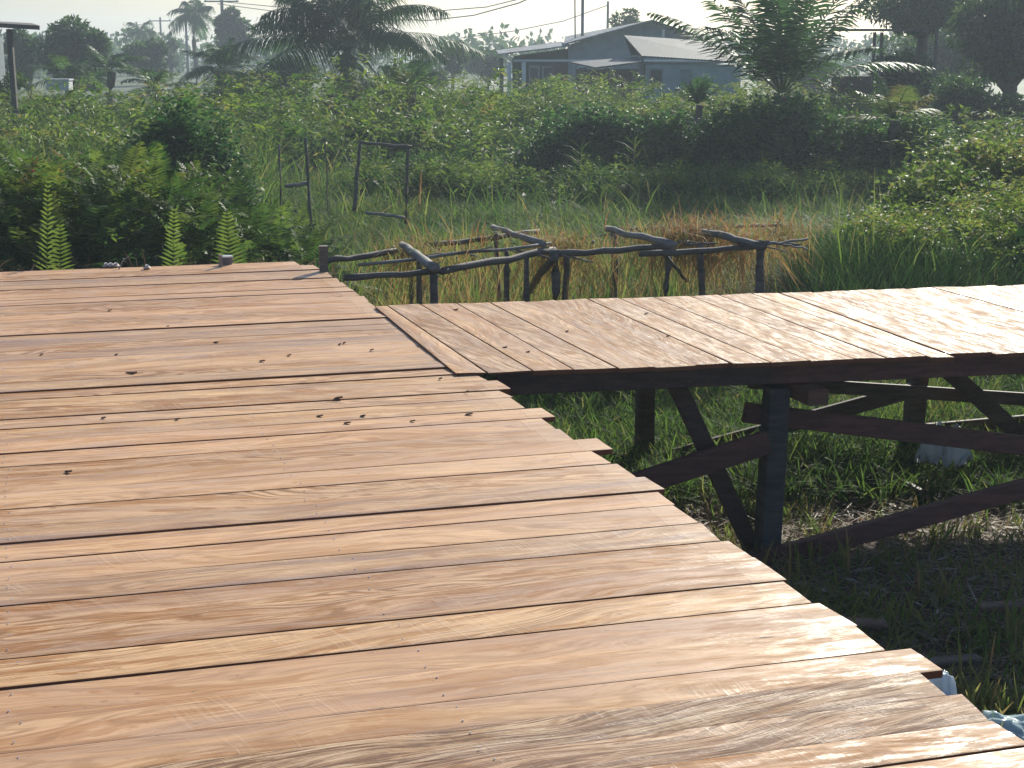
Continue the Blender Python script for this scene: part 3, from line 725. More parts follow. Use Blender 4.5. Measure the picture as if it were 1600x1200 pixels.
# straw litter
def litter(n, pxr, Yr, L, W, tint):
    px = rng.uniform(*pxr, n); Y = rng.uniform(*Yr, n); X = (px-800)/F*Y
    P = np.stack([X, Y, gh(X, Y)+rng.uniform(.003, .05, n)], -1)
    d = rdir(n); d[:, 2] *= .18; d = unit(d)
    v, q = lances(P, d, np.tile([0, 0, 1.0], (n, 1))+rng.normal(0, .3, (n, 3)), L*rng.uniform(.4, 1.4, n), W, .05)
    return v, q, np.repeat(np.clip(tint+rng.normal(0, .25, n), 0, 1), 6)
acc = Acc(); acc.add(litter(46000, (700, 2300), (3.2, 9.8), .14, .006, .58)); acc.add(litter(1500, (900, 2300), (3.6, 9.0), .12, .022, .75)); acc.add(litter(5000, (400, 1400), (11, 15), .25, .008, .5))
o = acc.build('straw_litter', M['dry']); tag(o, 'brown and pale straw litter strewn on the mud', 'straw', kind='stuff')

# ---- tall reed plants in the dark of the shrubs
def reed(px, pb, ptop, Y, label):
    b = D(px, pb, Y); h = D(px, ptop, Y).z-b.z; x = b.x
    r = empty('reed_plant', (x, Y, 0)); tag(r, label, 'reed')
    m = MB(); z0 = max(0, b.z-.3); H = b.z+h
    m.tube([(x, Y, 0), (x+.03, Y, H*.5), (x+.02, Y, H)], [.012, .010, .004], 6); m.build('stem', M['stem'], r)
    n = 15; z = np.linspace(H*.45, H, n); P = np.stack([np.full(n, x+.02), np.full(n, Y), z], -1)
    az = np.arange(n)*2.5+random.random(); dr = unit(np.stack([np.cos(az), np.sin(az)*.6, np.full(n, .9)], -1))
    a = Acc(); v, q = lances(P, dr, np.tile([0, 0, 1.0], (n, 1)), .5, .03, .35); a.add((v, q, np.full(len(v), .62)))
    a.build('blades', M['grass'], r)
reed(905, 285, 232, 27.0, 'slender reed with arching blades against the large dark shrub mound')
reed(988, 280, 226, 26.8, 'pale reed with arching blades right of the large dark shrub mound')

# ---- palms
def palm(name, label, cat, px, pcrown, Y, nfr, Lf, trunk_h=None, up=.5, droop=.5, leaf=.5, wid=.035, kk=44, tint=.4, group=None, trunk_r=.25, crown_r=None, ldroop=.35, asc=(.0, 1.3), spread=.85, frl=None):
    c0 = D(px, pcrown, Y); x = c0.x; hz = c0.z
    r = empty(name, (x, Y, 0)); tag(r, label, cat, group)
    m = MB(); n = 8
    m.tube([(x+.05*math.sin(i), Y, -.1+(hz+.1)*i/n) for i in range(n+1)], [trunk_r*(1.15-.2*i/n+.08*math.sin(i*2.7)) for i in range(n+1)], 10)
    m.build('trunk', M['trunk'], r, smooth=False)
    az = np.arange(nfr)*2.39996+random.random()*6; el = np.linspace(asc[1], asc[0], nfr)+rng.normal(0, .08, nfr)
    dr = np.stack([np.cos(az)*np.cos(el), np.sin(az)*np.cos(el), np.sin(el)], -1)
    P = np.tile([x, Y, hz], (nfr, 1))+dr*trunk_r*.5
    tt = np.clip(tint+rng.normal(0, .08, nfr), 0, 1)
    for q in range(nfr):
        a = Acc(); a.add(sprays(P[q:q+1], unit(dr[q:q+1]), Lf*random.uniform(.85, 1.1), kk, leaf, wid, droop*random.uniform(.7, 1.25), tt[q:q+1], pairs=True, kind='lance', spread=spread, tj=.05, ldroop=ldroop*random.uniform(.6, 1.3), taper=.35, stem=.022))
        a.build('frond', M['palm'], r)
    return r
palm('oil_palm', 'large spreading oil palm left of centre behind the undergrowth', 'palm', 540, 72, 47, 34, 4.2, leaf=.85, wid=.05, kk=50, droop=.46, trunk_r=.34, asc=(.22, 1.4), ldroop=.75, tint=.3)
palm('oil_palm', 'young oil palm with upright dark fronds right of the house', 'palm', 1222, 150, 31.5, 19, 3.7, leaf=.62, wid=.062, kk=34, droop=.30, trunk_r=.22, asc=(.62, 1.42), ldroop=.35, tint=.36)
palm('young_palm', 'dim low palm left of the round hazy tree', 'palm', 172, 112, 52, 12, 1.7, leaf=.45, wid=.05, kk=26, droop=.45, trunk_r=.15, asc=(.2, 1.2), tint=.5)
palm('young_palm', 'pale low palm beside the left shed post', 'palm', 108, 120, 48, 11, 1.5, leaf=.4, wid=.05, kk=26, droop=.5, trunk_r=.14, asc=(.1, 1.2), tint=.55)
palm('young_palm', 'small palm with rusty dead spear in the centre left', 'palm', 243, 141, 40, 10, 1.15, leaf=.32, wid=.035, kk=26, droop=.45, trunk_r=.12, asc=(.1, 1.3), tint=.6)
palm('young_palm', 'dark bushy palm left of the large oil palm', 'palm', 345, 112, 55, 20, 2.0, leaf=.5, wid=.05, kk=30, droop=.5, trunk_r=.2, asc=(0, 1.35), tint=.35)
palm('young_palm', 'low palm whose fronds poke from the thicket right of the large oil palm', 'palm', 640, 140, 38, 10, 1.3, leaf=.36, wid=.035, kk=26, droop=.4, trunk_r=.12, asc=(.2, 1.3), tint=.55)
palm('young_palm', 'small spiky palm in front of the small house wall', 'palm', 1090, 164, 33, 9, .7, leaf=.25, wid=.03, kk=18, droop=.1, trunk_r=.08, asc=(.6, 1.4), tint=.35)
palm('young_palm', 'bright yellow-green palm right of the young oil palm', 'palm', 1395, 188, 28, 9, 1.0, leaf=.38, wid=.03, kk=26, droop=.25, trunk_r=.1, asc=(.4, 1.3), tint=.85)
palm('coconut_palm', 'tall hazy coconut palm among the far poles', 'palm', 302, 22, 115, 13, 2.2, leaf=.8, wid=.10, kk=24, droop=.55, trunk_r=.16, asc=(-.2, 1.2), ldroop=.8, tint=.45)
palm('coconut_palm', 'faint hazy coconut palm left of the far poles', 'palm', 222, 50, 130, 10, 2.0, leaf=.7, wid=.10, kk=20, droop=.6, trunk_r=.16, asc=(-.2, 1.1), ldroop=.8, tint=.45)

# ---- trees
def tree(label, px, ptop, Y, hw, zb=1.2, n=3500, leaf=.16, wid=.09, tint=.4, lumps=14, group=None, cat='tree', open_=.0, name='tree', mat='tree'):
    top = D(px, ptop, Y).z; x = Xof(px, Y); rx = hw/F*Y
    r = empty(name, (x, Y, 0)); tag(r, label, cat, group)
    cz = (top+zb)/2; rz = (top-zb)/2
    a = Acc(); m = MB(); m.tube([(x, Y, -.1), (x+.1, Y, zb+.2), (x, Y, cz)], [.22, .17, .10], 8)
    for q in range(lumps):
        d = rdir(1)[0]; rad = random.uniform(.25, .80)
        c = np.array([x, Y, cz])+d*rad*np.array([rx, rx*.8, rz]); lr = random.uniform(.25, .45)*min(rx, rz*1.3)*(1-.4*open_)
        k = n//lumps; dd = rdir(k); P = c+dd*(rng.random(k)[:, None]**.45)*lr*np.array([1.15, 1.1, .8])
        Dl = unit(dd+rdir(k)*.8+np.array([0, 0, -.3]))
        v, q2 = diamonds(P, Dl, rdir(k, .8), 1.25*leaf*rng.uniform(.6, 1.3, k), wid*1.2)
        a.add((v, q2, np.repeat(np.clip(tint+rng.normal(0, .18, k)+.2*dd[:, 2], 0, 1), 4)))
        m.tube([(x, Y, zb+.1), tuple((np.array([x, Y, zb])+c)/2+rng.normal(0, .1, 3)), tuple(c)], [.09, .05, .015], 5)
    a.build('crown', M[mat], r); m.build('trunk', M['trunk'], r); return r
tree('dark rounded tree with high crown near the upper left corner', 138, 14, 66, 62, zb=.6, n=9000, lumps=26, leaf=.19, wid=.11)
tree('smaller tree joined to the left side of the dark rounded tree', 58, 28, 72, 34, zb=.6, n=4500, lumps=16, leaf=.19, wid=.11)
tree('low dome shaped hazy tree left of the far poles', 242, 44, 88, 36, zb=.6, n=5000, lumps=18, leaf=.22, wid=.13)
tree('faint pale tree behind the far poles', 278, 40, 125, 14, zb=.6, n=1600, lumps=8, leaf=.25, wid=.15)
tree('tall pale tree just left of the large oil palm', 372, 2, 105, 30, zb=1.2, n=4200, lumps=16, leaf=.25, wid=.15)
tree('bushy tree below the left side of the large oil palm', 455, 70, 60, 50, zb=.3, n=4500, lumps=16, leaf=.18, wid=.10)
tree('open crowned small tree in the gap left of the house', 708, 54, 85, 24, zb=1.2, n=1700, lumps=12, leaf=.22, wid=.13, open_=1)
tree('low hazy tree touching the left eave of the house', 762, 72, 95, 34, zb=.4, n=3200, lumps=14, leaf=.22, wid=.13)
tree('low hazy bushes in the gap between oil palm and house', 670, 84, 92, 40, zb=.2, n=3000, lumps=12, leaf=.22, wid=.13, cat='bush')
tree('sparse tree crown showing above the house roof', 975, 12, 85, 52, zb=2.4, n=1700, lumps=16, leaf=.24, wid=.14, open_=1)
tree('big feathery tree at the top right behind the shelter', 1420, -60, 46, 110, zb=2.9, n=8000, lumps=34, leaf=.15, wid=.06, tint=.65)
tree('big dark tree filling the upper right corner', 1560, -70, 42, 95, zb=1.3, n=9000, lumps=34, leaf=.16, wid=.08, tint=.5, open_=.6)
tree('broad rounded shrub under the big dark tree', 1530, 100, 36, 85, zb=.1, n=9000, lumps=24, leaf=.12, wid=.06, cat='shrub', name='shrub', tint=.45)
tree('low hazy trees in the gap between small house and shelter', 1240, 66, 72, 75, zb=.2, n=6000, lumps=24, leaf=.18, wid=.1, tint=.4)
tree('hazy tree mass rising behind the shelter', 1450, 20, 62, 120, zb=.2, n=9000, lumps=30, leaf=.18, wid=.09, tint=.4)
tree('hazy dark shrub behind the shelter posts', 1410, 62, 44, 75, zb=.1, n=5000, lumps=18, leaf=.14, wid=.08, cat='shrub', name='shrub', tint=.3)
tree('low green bush beside the left shed', 15, 98, 40, 48, zb=.1, n=4000, lumps=12, leaf=.10, wid=.04, cat='bush', name='shrub', tint=.6)
for (px_, pt, Y_, hw_) in ((-120, 20, 75, 70), (-260, 30, 80, 80), (1800, -40, 50, 120), (1980, 0, 60, 120)):
    tree('dark tree beyond the edge of the view', px_, pt, Y_, hw_, zb=.6, n=5000, lumps=18, leaf=.2, wid=.12, group='trees beyond the edges of the view')
# far tree line at the horizon
acc = Acc()
for q in range(150):
    px_ = random.uniform(-500, 2100); Y_ = random.uniform(130, 210); hh = random.uniform(2.5, 5.0); x = Xof(px_, Y_); rr = random.uniform(2, 5)
    k = 130; P, d_ = mound_pts((x, Y_, 0), (rr, rr, hh), k); v, q2 = diamonds(P, unit(d_+rdir(k)), rdir(k, .8), .8, .5); acc.add((v, q2, np.repeat(np.clip(.45+rng.normal(0, .15, k), 0, 1), 4)))
o = acc.build('far_woodland', M['tree']); tag(o, 'pale misty woodland along the horizon', 'woodland', kind='stuff')

# ------------------------------------------------------------------ stick frames and stakes
def stick_pts(p, q, n=7, w=.009):
    p = Vector(p); q = Vector(q); return [p.lerp(q, i/n)+Vector((random.uniform(-w, w), random.uniform(-w, w), random.uniform(-w, w)))*(0 if i in (0, n) else 1) for i in range(n+1)]
def stick(root, name, p, q, r0, r1=None, mat='stick', w=.010):
    m = MB(); r0 *= .74; r1 = (r1*.74 if r1 else r0*.8); P = stick_pts(p, q, 7, w); m.tube(P, [(r0+(r1-r0)*i/7)*random.uniform(.88, 1.15) for i in range(8)], 8); return m.build(name, M[mat], root, smooth=True)
SZ = 1.05
fr_ = empty('stick_walkway_frame', tuple(G(850, 395, 0)+Vector((0, 0, 0)))); fr_.location.z = 0
fr_.location = (.3, 12.0, 0)
tag(fr_, 'old collapsed frame of round grey poles beyond the boardwalk', 'pole frame')
S = lambda px, py, z=SZ: G(px, py, z)
stick(fr_, 'rail', S(538, 434), S(700, 423), .034, .032)
stick(fr_, 'rail', S(690, 424), S(866, 391), .036, .045)
stick(fr_, 'rail', S(860, 398), S(1048, 386), .035, .03)
stick(fr_, 'rail', S(1000, 397), S(1195, 384), .032, .03)
stick(fr_, 'rail', S(510, 408), S(620, 391), .032, .03)
stick(fr_, 'rail', S(664, 384), S(842, 362), .032, .03)
stick(fr_, 'rail', S(560, 414, SZ+.03), S(860, 380, SZ+.06), .016, .018, 'stick_pale')
stick(fr_, 'rail', S(945, 358), S(1225, 352), .028, .022)
stick(fr_, 'rail', S(1180, 378), S(1250, 384), .022, .018)
stick(fr_, 'cross_pole', S(628, 382, SZ+.05), S(680, 418, SZ+.05), .042, .05, 'stick_pale')
stick(fr_, 'cross_pole', S(770, 355, SZ+.06), S(850, 382, SZ+.06), .032, .04, 'stick_pale')
stick(fr_, 'cross_pole', S(948, 357, SZ+.05), S(1052, 383, SZ+.05), .034, .045, 'stick_pale')
stick(fr_, 'cross_pole', S(1100, 362, SZ+.05), S(1192, 385, SZ+.05), .034, .05, 'stick')
for (px_, py_, r_) in ((678, 418, .05), (655, 408, .035), (640, 386, .03), (792, 392, .035), (823, 398, .035), (870, 395, .055), (886, 393, .04), (960, 362, .05), (1045, 388, .04), (1188, 388, .055), (1095, 380, .04), (775, 362, .03)):
    p = S(px_, py_, SZ-.02); b = p.copy(); b.z = -.1; b.x += random.uniform(-.05, .05); stick(fr_, 'post', b, p, r_, r_*.85)
stick(fr_, 'prop', S(868, 402), S(820, 460, .45), .04, .045)
stick(fr_, 'prop', S(1035, 395), S(1075, 440, .6), .025)
for q in range(26):
    px_ = random.uniform(560, 1230); py_ = np.interp(px_, [560, 860, 1230], [405, 385, 368])+random.uniform(-14, 14); a_ = random.uniform(-.5, .5) if q % 3 else random.uniform(.8, 2.2)
    p_ = S(px_, py_, SZ+random.uniform(-.12, .08)); L_ = random.uniform(.15, .5)*(1.3 if q % 3 else .5)
    stick(fr_, 'broken_stick', p_, p_+Vector((math.cos(a_)*L_, math.sin(a_)*L_, random.uniform(-.12, .1))), random.uniform(.006, .017), None, random.choice(['stick', 'stick_pale']))
# dead grass caught on the frame
acc = Acc()
for (px_, py_, n_) in ((640, 385, 170), (680, 400, 100), (740, 375, 60), (860, 380, 230), (905, 385, 150), (1000, 370, 120), (1060, 365, 260), (1110, 362, 260), (1160, 372, 200), (1215, 355, 150)):
    p = S(px_, py_); n = n_; P = np.array(p)+rng.normal(0, 1, (n, 3))*np.array([.16, .12, .03]); v, q, t = grass(P-np.array([0, 0, .05]), rng.uniform(.1, .38, n), .007, rng.uniform(.3, 1.5, n), np.clip(rng.normal(.84, .13, n), 0, 1)); acc.add((v, q, t))
    P = np.array(p)+rng.normal(0, 1, (n, 3))*np.array([.15, .12, .03]); dd = rdir(n); dd[:, 2] = -np.abs(dd[:, 2])-.6; v, q = lances(P, unit(dd), rdir(n), rng.uniform(.2, .6, n), .007, .2); acc.add((v, q, np.repeat(np.clip(rng.normal(.86, .12, n), 0, 1), 6)))
o = acc.build('dead_grass', M['grass']); tag(o, 'rusty dead grass tangled over the old pole frame', 'dead grass', kind='stuff')

g = empty('stick_gate_frame', (Xof(598, 21), 21, 0)); tag(g, 'goal shaped frame of thin poles standing in the grass', 'pole frame')
Yg = 21
stick(g, 'post', D(553, 330, Yg), D(563, 224, Yg), .038, .034); stick(g, 'post', D(634, 350, Yg), D(638, 228, Yg), .034, .034)
stick(g, 'crossbar', D(562, 222, Yg-.05), D(644, 230, Yg-.05), .026, .032)
stick(g, 'rail', D(570, 332, Yg-.2), D(632, 340, Yg-.2), .03, .03, 'stick_pale')
def stake(label, a, b, Y, r, mat='stick', name='stake'):
    p = D(*a, Y); q = D(*b, Y); e_ = empty(name, (q.x, q.y, 0)); tag(e_, label, 'stake'); 
    b0 = q.copy(); b0.z = -.1; stick(e_, 'pole', b0, p, r*1.1, r, mat, .012); return e_
s1 = stake('leaning dark stake with a short pale branch left of the goal frame', (477, 215), (487, 310), 19, .030)
stick(s1, 'branch', D(445, 291, 19), D(480, 287, 19), .03, .04, 'stick_pale')
stake('thin stake farthest left in the grass', (436, 225), (438, 290), 20, .018)
stake('short faint stake just right of the leaning dark stake', (508, 214), (510, 250), 22, .012)
# stub posts at the far edge of the platform
def stub(label, px, py0, py1, Y, wd, mat, th=None, name='stub_post'):
    p = D(px, py0, Y); q = D(px, py1, Y); q.z = min(q.z, .9)
    m = MB(); m.bar(q-Vector((0, 0, .9)), p, wd, th or wd, (1, .2, 0), jit=.03); o = m.build(name, M[mat]); tag(o, label, 'post'); return o
stub('squared grey post with pale split face at the far right corner of the platform', 505, 384, 428, 10.42, .065, 'stick', .06)
stub('small pale white stake behind the far edge of the platform', 344, 398, 420, 10.6, .025, 'stick_pale')
M['cup'] = plain('cup', (.10, .11, .13), .35, 12, .4); M['cup_rim'] = plain('cup_rim', (.6, .62, .62), .4)
c_ = D(355, 408, 10.75); m = MB(); m.tube([c_-Vector((0, 0, .95)), c_-Vector((0, 0, .1)), c_+Vector((0, 0, .03))], [.035, .036, .04], 14)
pe = empty('pipe_stub', (c_.x, c_.y, 0)); tag(pe, 'short dark pipe with pale rim beside the small white stake', 'pipe'); m.build('pipe', M['cup'], pe, smooth=False)
m = MB(); m.tube([c_+Vector((0, 0, .03)), c_+Vector((0, 0, .04))], [.042, .042], 14); m.build('rim', M['cup_rim'], pe)

# ------------------------------------------------------------------ plastic and timber scraps
def plastic(name, label, cat, c, sx, sy, sz, seed, hump=1.0, colr='bag', rz=0.0):
    rs = np.random.default_rng(seed); n = 26; u = np.linspace(-1, 1, n); U, Vv = np.meshgrid(u, u, indexing='ij')
    rad = np.sqrt(U**2+Vv**2); Z = np.clip(1-rad**2, 0, 1)**.6*hump
    for q in range(9):
        a_, b_, p_ = rs.normal(0, 3.2), rs.normal(0, 3.2), rs.uniform(0, 6); Z = Z+.17*np.abs(np.sin(a_*U+b_*Vv+p_))-.08
    edge = 1+.12*np.sin(np.arctan2(Vv, U)*5+seed); X_ = U*edge*(.75+.25*(1-np.abs(Vv))); Y_ = Vv*edge*(.75+.25*(1-np.abs(U)))
    X_ += rs.normal(0, .02, X_.shape); Y_ += rs.normal(0, .02, X_.shape)
    V_ = np.stack([X_*sx, Y_*sy, np.maximum(Z, 0)*sz], -1).reshape(-1, 3); cr, sr = math.cos(rz), math.sin(rz)
    V_ = V_@np.array([[cr, sr, 0], [-sr, cr, 0], [0, 0, 1]])+np.array(c)
    i_, j_ = np.meshgrid(np.arange(n-1), np.arange(n-1), indexing='ij'); a_ = (i_*n+j_).ravel()
    o = npmesh(name, V_, np.stack([a_, a_+n, a_+n+1, a_+1], -1), M[colr]); tag(o, label, cat)
    md = o.modifiers.new('thickness', 'SOLIDIFY'); md.thickness = .002
    return o
def film(name, c, tr):
    s = NT(name); b = s.bsdf(Base_Color=c, Roughness=.25); t = s.n('ShaderNodeBsdfTransparent')
    tl = s.n('ShaderNodeBsdfTranslucent', ins={'Color': (*c, 1)})
    m1 = s.n('ShaderNodeMixShader', ins={0: .4, 1: b.outputs[0], 2: tl.outputs[0]})
    mx = s.n('ShaderNodeMixShader', ins={0: tr, 1: m1.outputs[0], 2: t.outputs[0]}); return s.finish(mx.outputs[0])
M['bag'] = film('bag', (.88, .92, .95), .05); M['sheet'] = film('sheet', (.62, .76, .78), .25)
p = G(1472, 728, .1); plastic('plastic_bag', 'crumpled white plastic bag on the grass behind the far post', 'bag', (p.x, p.y, .10), .17, .13, .20, 3)
p = G(1468, 1090, .16); plastic('plastic_wrapper', 'small crumpled pale plastic scrap below the platform edge', 'plastic scrap', (p.x, p.y, .10), .075, .08, .13, 5, rz=.5)
p = G(1548, 1150, .12); plastic('plastic_sheet', 'clear crinkled plastic sheet lying at the lower right corner', 'plastic sheet', (p.x+.20, p.y-.06, .10), .28, .16, .10, 8, .7, 'sheet', rz=-.5)
p = G(1560, 690, .05); plastic('plastic_film', 'dull flattened plastic film behind the red-brown brace', 'plastic scrap', (p.x, p.y, .04), .22, .09, .05, 12, .5, 'sheet')
def scrap(label, a, b, wd, th, mat, z=.10):
    p = G(*a, z); q = G(*b, z); m = MB(); m.bar(p, q, th, wd, (q-p).normalized().cross(Vector((0, 0, 1))), jit=.03); o = m.build('scrap_board', M[mat]); tag(o, label, 'scrap wood'); return o
M['scrap'] = dark_timber('scrap', (.20, .11, .07), (.30, .18, .12)); M['scrap_dark'] = dark_timber('scrap_dark', (.09, .06, .05), (.13, .09, .075))
scrap('brown offcut lying under the platform edge', (1285, 972), (1385, 975), .09, .025, 'scrap')
scrap('dark weathered offcut in the grass above the small plastic scrap', (1410, 1040), (1530, 1030), .07, .03, 'scrap_dark')
scrap('pinkish offcut at the right edge of the picture, upper of two', (1528, 948), (1680, 944), .07, .03, 'scrap')
scrap('narrow offcut at the right edge of the picture, lower of two', (1560, 975), (1690, 978), .05, .025, 'scrap', .045)
scrap('thin dark stick of wood leaning toward the far post foot', (1365, 728), (1440, 768), .04, .025, 'scrap_dark')
# chips of bark on the boards
chips = [(a, b, c*.85) for a, b, c in [(205, 583, .030), (529, 622, .022), (733, 647, .018), (543, 661, .016), (567, 650, .013), (500, 650, .016), (162, 653, .012), (277, 655, .011), (645, 658, .012), (730, 612, .010), (338, 535, .016), (172, 485, .014),
         (410, 564, .016), (452, 555, .012), (531, 538, .010), (581, 547, .012), (538, 536, .009), (262, 510, .010), (182, 554, .010), (65, 554, .009), (688, 592, .010), (107, 737, .016), (1010, 490, .012), (712, 484, .018), (789, 543, .014), (825, 550, .011), (886, 518, .010), (1044, 525, .010)]]
chm = []
for q, (px_, py_, s_) in enumerate(chips):
    z = (WZ if px_ > 600 and py_ < 585 and px_ > 600+(py_-490) else DZ)+.003
    p = G(px_, py_, z); me_i = q % 4
    m = MB(); a_ = random.uniform(0, 3); d_ = Vector((1, random.uniform(-.6, .6), .04)).normalized()
    m.bar(p-d_*s_, p+d_*s_+Vector((0, 0, .004)), s_*.75, max(.006, s_*.4), (0, 0, 1), jit=.25); o = m.build('wood_chip', M['chip'])
    tag(o, 'tiny dark wood chip lying on the pale boards' if q else 'largest dark wood chip lying on the far left boards', 'wood chip', 'tiny chips scattered on the boards' if q else None)
for (px_, py_, lab) in ((236, 419, 'small pale stone on the far edge of the platform'), (172, 416, 'pale grey pebble cluster near the left of the far platform edge')):
    p = G(px_, py_+2, DZ); m = MB(); 
    for q in range(3 if px_ < 200 else 1): m.tube([p+Vector((q*.035-.03, 0, .0)), p+Vector((q*.035-.03, .01, .012)), p+Vector((q*.035-.03, 0, .03))], [.022, .03, .012], 9)
    M.setdefault('pebble', plain('pebble', (.62, .56, .50), .8, 30, .4)); tag(m.build('pebble', M['pebble'], smooth=True), lab, 'stone')
twig = MB(); twig.tube([D(186, 420, 10.5), D(192, 407, 10.55), D(202, 400, 10.6)], [.006, .005, .003], 6); tag(twig.build('twig', M['stick_pale']), 'thin curved pale twig at the far platform edge', 'twig')

# ------------------------------------------------------------------ buildings
M['roof'] = corrugated('roof', (.22, .245, .26), (.18, .13, .10)); M['roof2'] = corrugated('roof2', (.085, .10, .11), (.07, .055, .05))
M['wall_blue'] = plain('wall_blue', (.22, .27, .29), .8, 3, .5, (.12, .14, .15)); M['wall_pale'] = plain('wall_pale', (.32, .42, .43), .8, 2, .5, (.20, .26, .27))
M['wall_brown'] = plain('wall_brown', (.14, .09, .07), .8, 4, .5); M['opening'] = plain('opening', (.02, .022, .025), .4); M['white'] = plain('white', (.72, .74, .74), .6, 8, .3)
M['pole'] = plain('pole', (.22, .22, .22), .7); M['beam'] = plain('beam', (.10, .085, .075), .8)
YH = 60
def quad_slab(name, pts, th, mat, root):
    """sloping sheet: four 3D corners, real thickness"""
    p = [Vector(x) for x in pts]; nrm = (p[1]-p[0]).cross(p[3]-p[0]).normalized()
    if nrm.z < 0: nrm = -nrm
    m = MB(); a_ = p+[x-nrm*th for x in p]; m.add(a_, [(0, 1, 2, 3), (7, 6, 5, 4), (0, 4, 5, 1), (1, 5, 6, 2), (2, 6, 7, 3), (3, 7, 4, 0)]); return m.build(name, M[mat], root)
def wallbox(name, x0, x1, y0, y1, z0, z1, mat, root):
    m = MB(); m.box(((x0+x1)/2, (y0+y1)/2, (z0+z1)/2), (abs(x1-x0), abs(y1-y0), z1-z0)); return m.build(name, M[mat], root)
hs = empty('house', (Xof(980, YH), YH, 0)); tag(hs, 'large grey board house with a long low-pitched metal roof', 'house')
ap = D(1018, 31, YH); le = D(779, 84, YH); md_ = D(881, 68, YH); re = D(1160, 78, YH); back = Vector((1.0, 10, 0))
quad_slab('roof', [ap, md_, md_+back+Vector((-.6, 0, .35)), ap+back+Vector((0, 0, .05))], .06, 'roof', hs)
quad_slab('roof', [md_+Vector((.3, -.05, -.06)), le, le+back+Vector((-1.2, 0, .12)), md_+back+Vector((-.8, 0, .12))], .05, 'roof', hs)
quad_slab('roof', [ap+Vector((0, 0, .02)), re, re+back, ap+back+Vector((0, 0, .02))], .06, 'roof2', hs)
# gable wall: polygon with thickness
yw = YH+.5
def gable(name, prof, y0, y1, mat, root):
    m = MB(); n = len(prof); vs = [(x, y0, z) for x, z in prof]+[(x, y1, z) for x, z in prof]
    m.add(vs, [tuple(range(n)), tuple(range(2*n-1, n-1, -1))]+[(i, (i+1) % n+0, (i+1) % n+n, i+n) for i in range(n)]); return m.build(name, M[mat], root)
x_l = le.x+.6; x_r = re.x-.5
def roofz(x):
    if x > ap.x: return ap.z+(re.z-ap.z)*(x-ap.x)/(re.x-ap.x)-.09
    if x > md_.x: return md_.z+(ap.z-md_.z)*(x-md_.x)/(ap.x-md_.x)-.09
    return le.z+(md_.z-le.z)*(x-le.x)/(md_.x-le.x)-.17
gable('wall', [(md_.x+.2, 0), (x_r, 0), (x_r, roofz(x_r)), (ap.x, roofz(ap.x)), (md_.x+.2, roofz(md_.x+.2))], yw, yw+.1, 'wall_blue', hs)
gable('porch_wall', [(x_l, 0), (md_.x+1.2, 0), (md_.x+1.2, roofz(md_.x+.15)-.02), (x_l, roofz(x_l)-.02)], yw+2.2, yw+2.3, 'opening', hs)  # near-black sheet, the deep porch shade put into its colour
wallbox('side_wall', x_l-.05, x_l+.05, yw+2.35, yw+9, 0, 2.2, 'wall_blue', hs)
wallbox('beam', x_l, x_r-.4, yw-.12, yw-.02, 2.12, 2.2, 'white', hs)
for px_, mt in ((784, 'beam'), (796, 'white'), (818, 'white'), (862, 'beam')):
    x = Xof(px_, yw); wallbox('post', x-.08, x+.08, yw-.25, yw-.13, 0, roofz(x)-.02 if roofz(x) < 2.3 else 2.1, mt, hs)
for a_, b_ in ((826, 842), (846, 862), (900, 915)):
    fr0 = wallbox('window', Xof(a_, yw), Xof(b_, yw), yw-.04, yw-.005, 1.25, 1.95, 'wall_pale', hs)
    o = wallbox('pane', Xof(a_+2, yw), Xof(b_-2, yw), yw-.06, yw-.042, 1.32, 1.88, 'opening', None)
    o.parent = fr0; fr0_l = Vector(fr0.parent.location); o.location = -fr0_l
wallbox('trim', Xof(1030, yw)-.05, Xof(1030, yw)+.05, yw-.06, yw-.003, 2.3, roofz(Xof(1030, yw))-.1, 'white', hs)
# small house in front
YS = 50; sh = empty('house', (Xof(1060, YS), YS, 0)); tag(sh, 'small pale blue house with a hipped metal roof in front of the large one', 'house')
r0 = D(975, 55, YS+2); r1 = D(1135, 66, YS+2.4); e0 = D(1003, 87, YS); e1 = D(1165, 97, YS); e2 = D(948, 82, YS+3.5)
quad_slab('roof', [r0, e0, e1, r1], .05, 'roof2', sh)
bk = Vector((0, 4.4, 0)); quad_slab('roof', [r0+Vector((0, .01, 0)), r1+Vector((0, .01, 0)), e1+bk, e0+bk], .05, 'roof2', sh)
x0, x1 = e0.x+.15, e1.x-.1
wallbox('wall', x0, x1, YS+.3, YS+4, 0, min(e0.z, e1.z)-.08, 'wall_pale', sh)
gable('gable_wall', [(e0.x-.02, 0), (e0.x+.1, 0), (e0.x+.1, e0.z), (e0.x-.02, e0.z)], YS+.35, YS+4, 'wall_blue', sh)
fr0 = wallbox('window', Xof(1012, YS), Xof(1032, YS), YS+.25, YS+.295, 1.35, 2.0, 'wall_blue', sh)
o = wallbox('pane', Xof(1014, YS), Xof(1030, YS), YS+.23, YS+.248, 1.42, 1.94, 'opening', None); o.parent = fr0; o.location = -Vector(sh.location)
fr0 = wallbox('door', Xof(1060, YS), Xof(1076, YS), YS+.25, YS+.295, 0, 1.95, 'wall_blue', sh)
q0 = D(893, 97, YS); q1 = D(1003, 88, YS+1.2); q2 = D(930, 105, YS-1.0); q3 = D(1003, 96, YS-.4)
quad_slab('porch_roof', [q0+Vector((0, .8, 0)), q2, q3, q1], .05, 'roof2', sh)
for px_ in (912, 945, 985):
    x = Xof(px_, YS-.4); wallbox('porch_post', x-.05, x+.05, YS-.4, YS-.3, 0, 2.0, 'beam', sh)
wallbox('porch_back', Xof(900, YS), Xof(998, YS), YS+1.3, YS+1.4, 0, 1.95, 'wall_brown', sh)
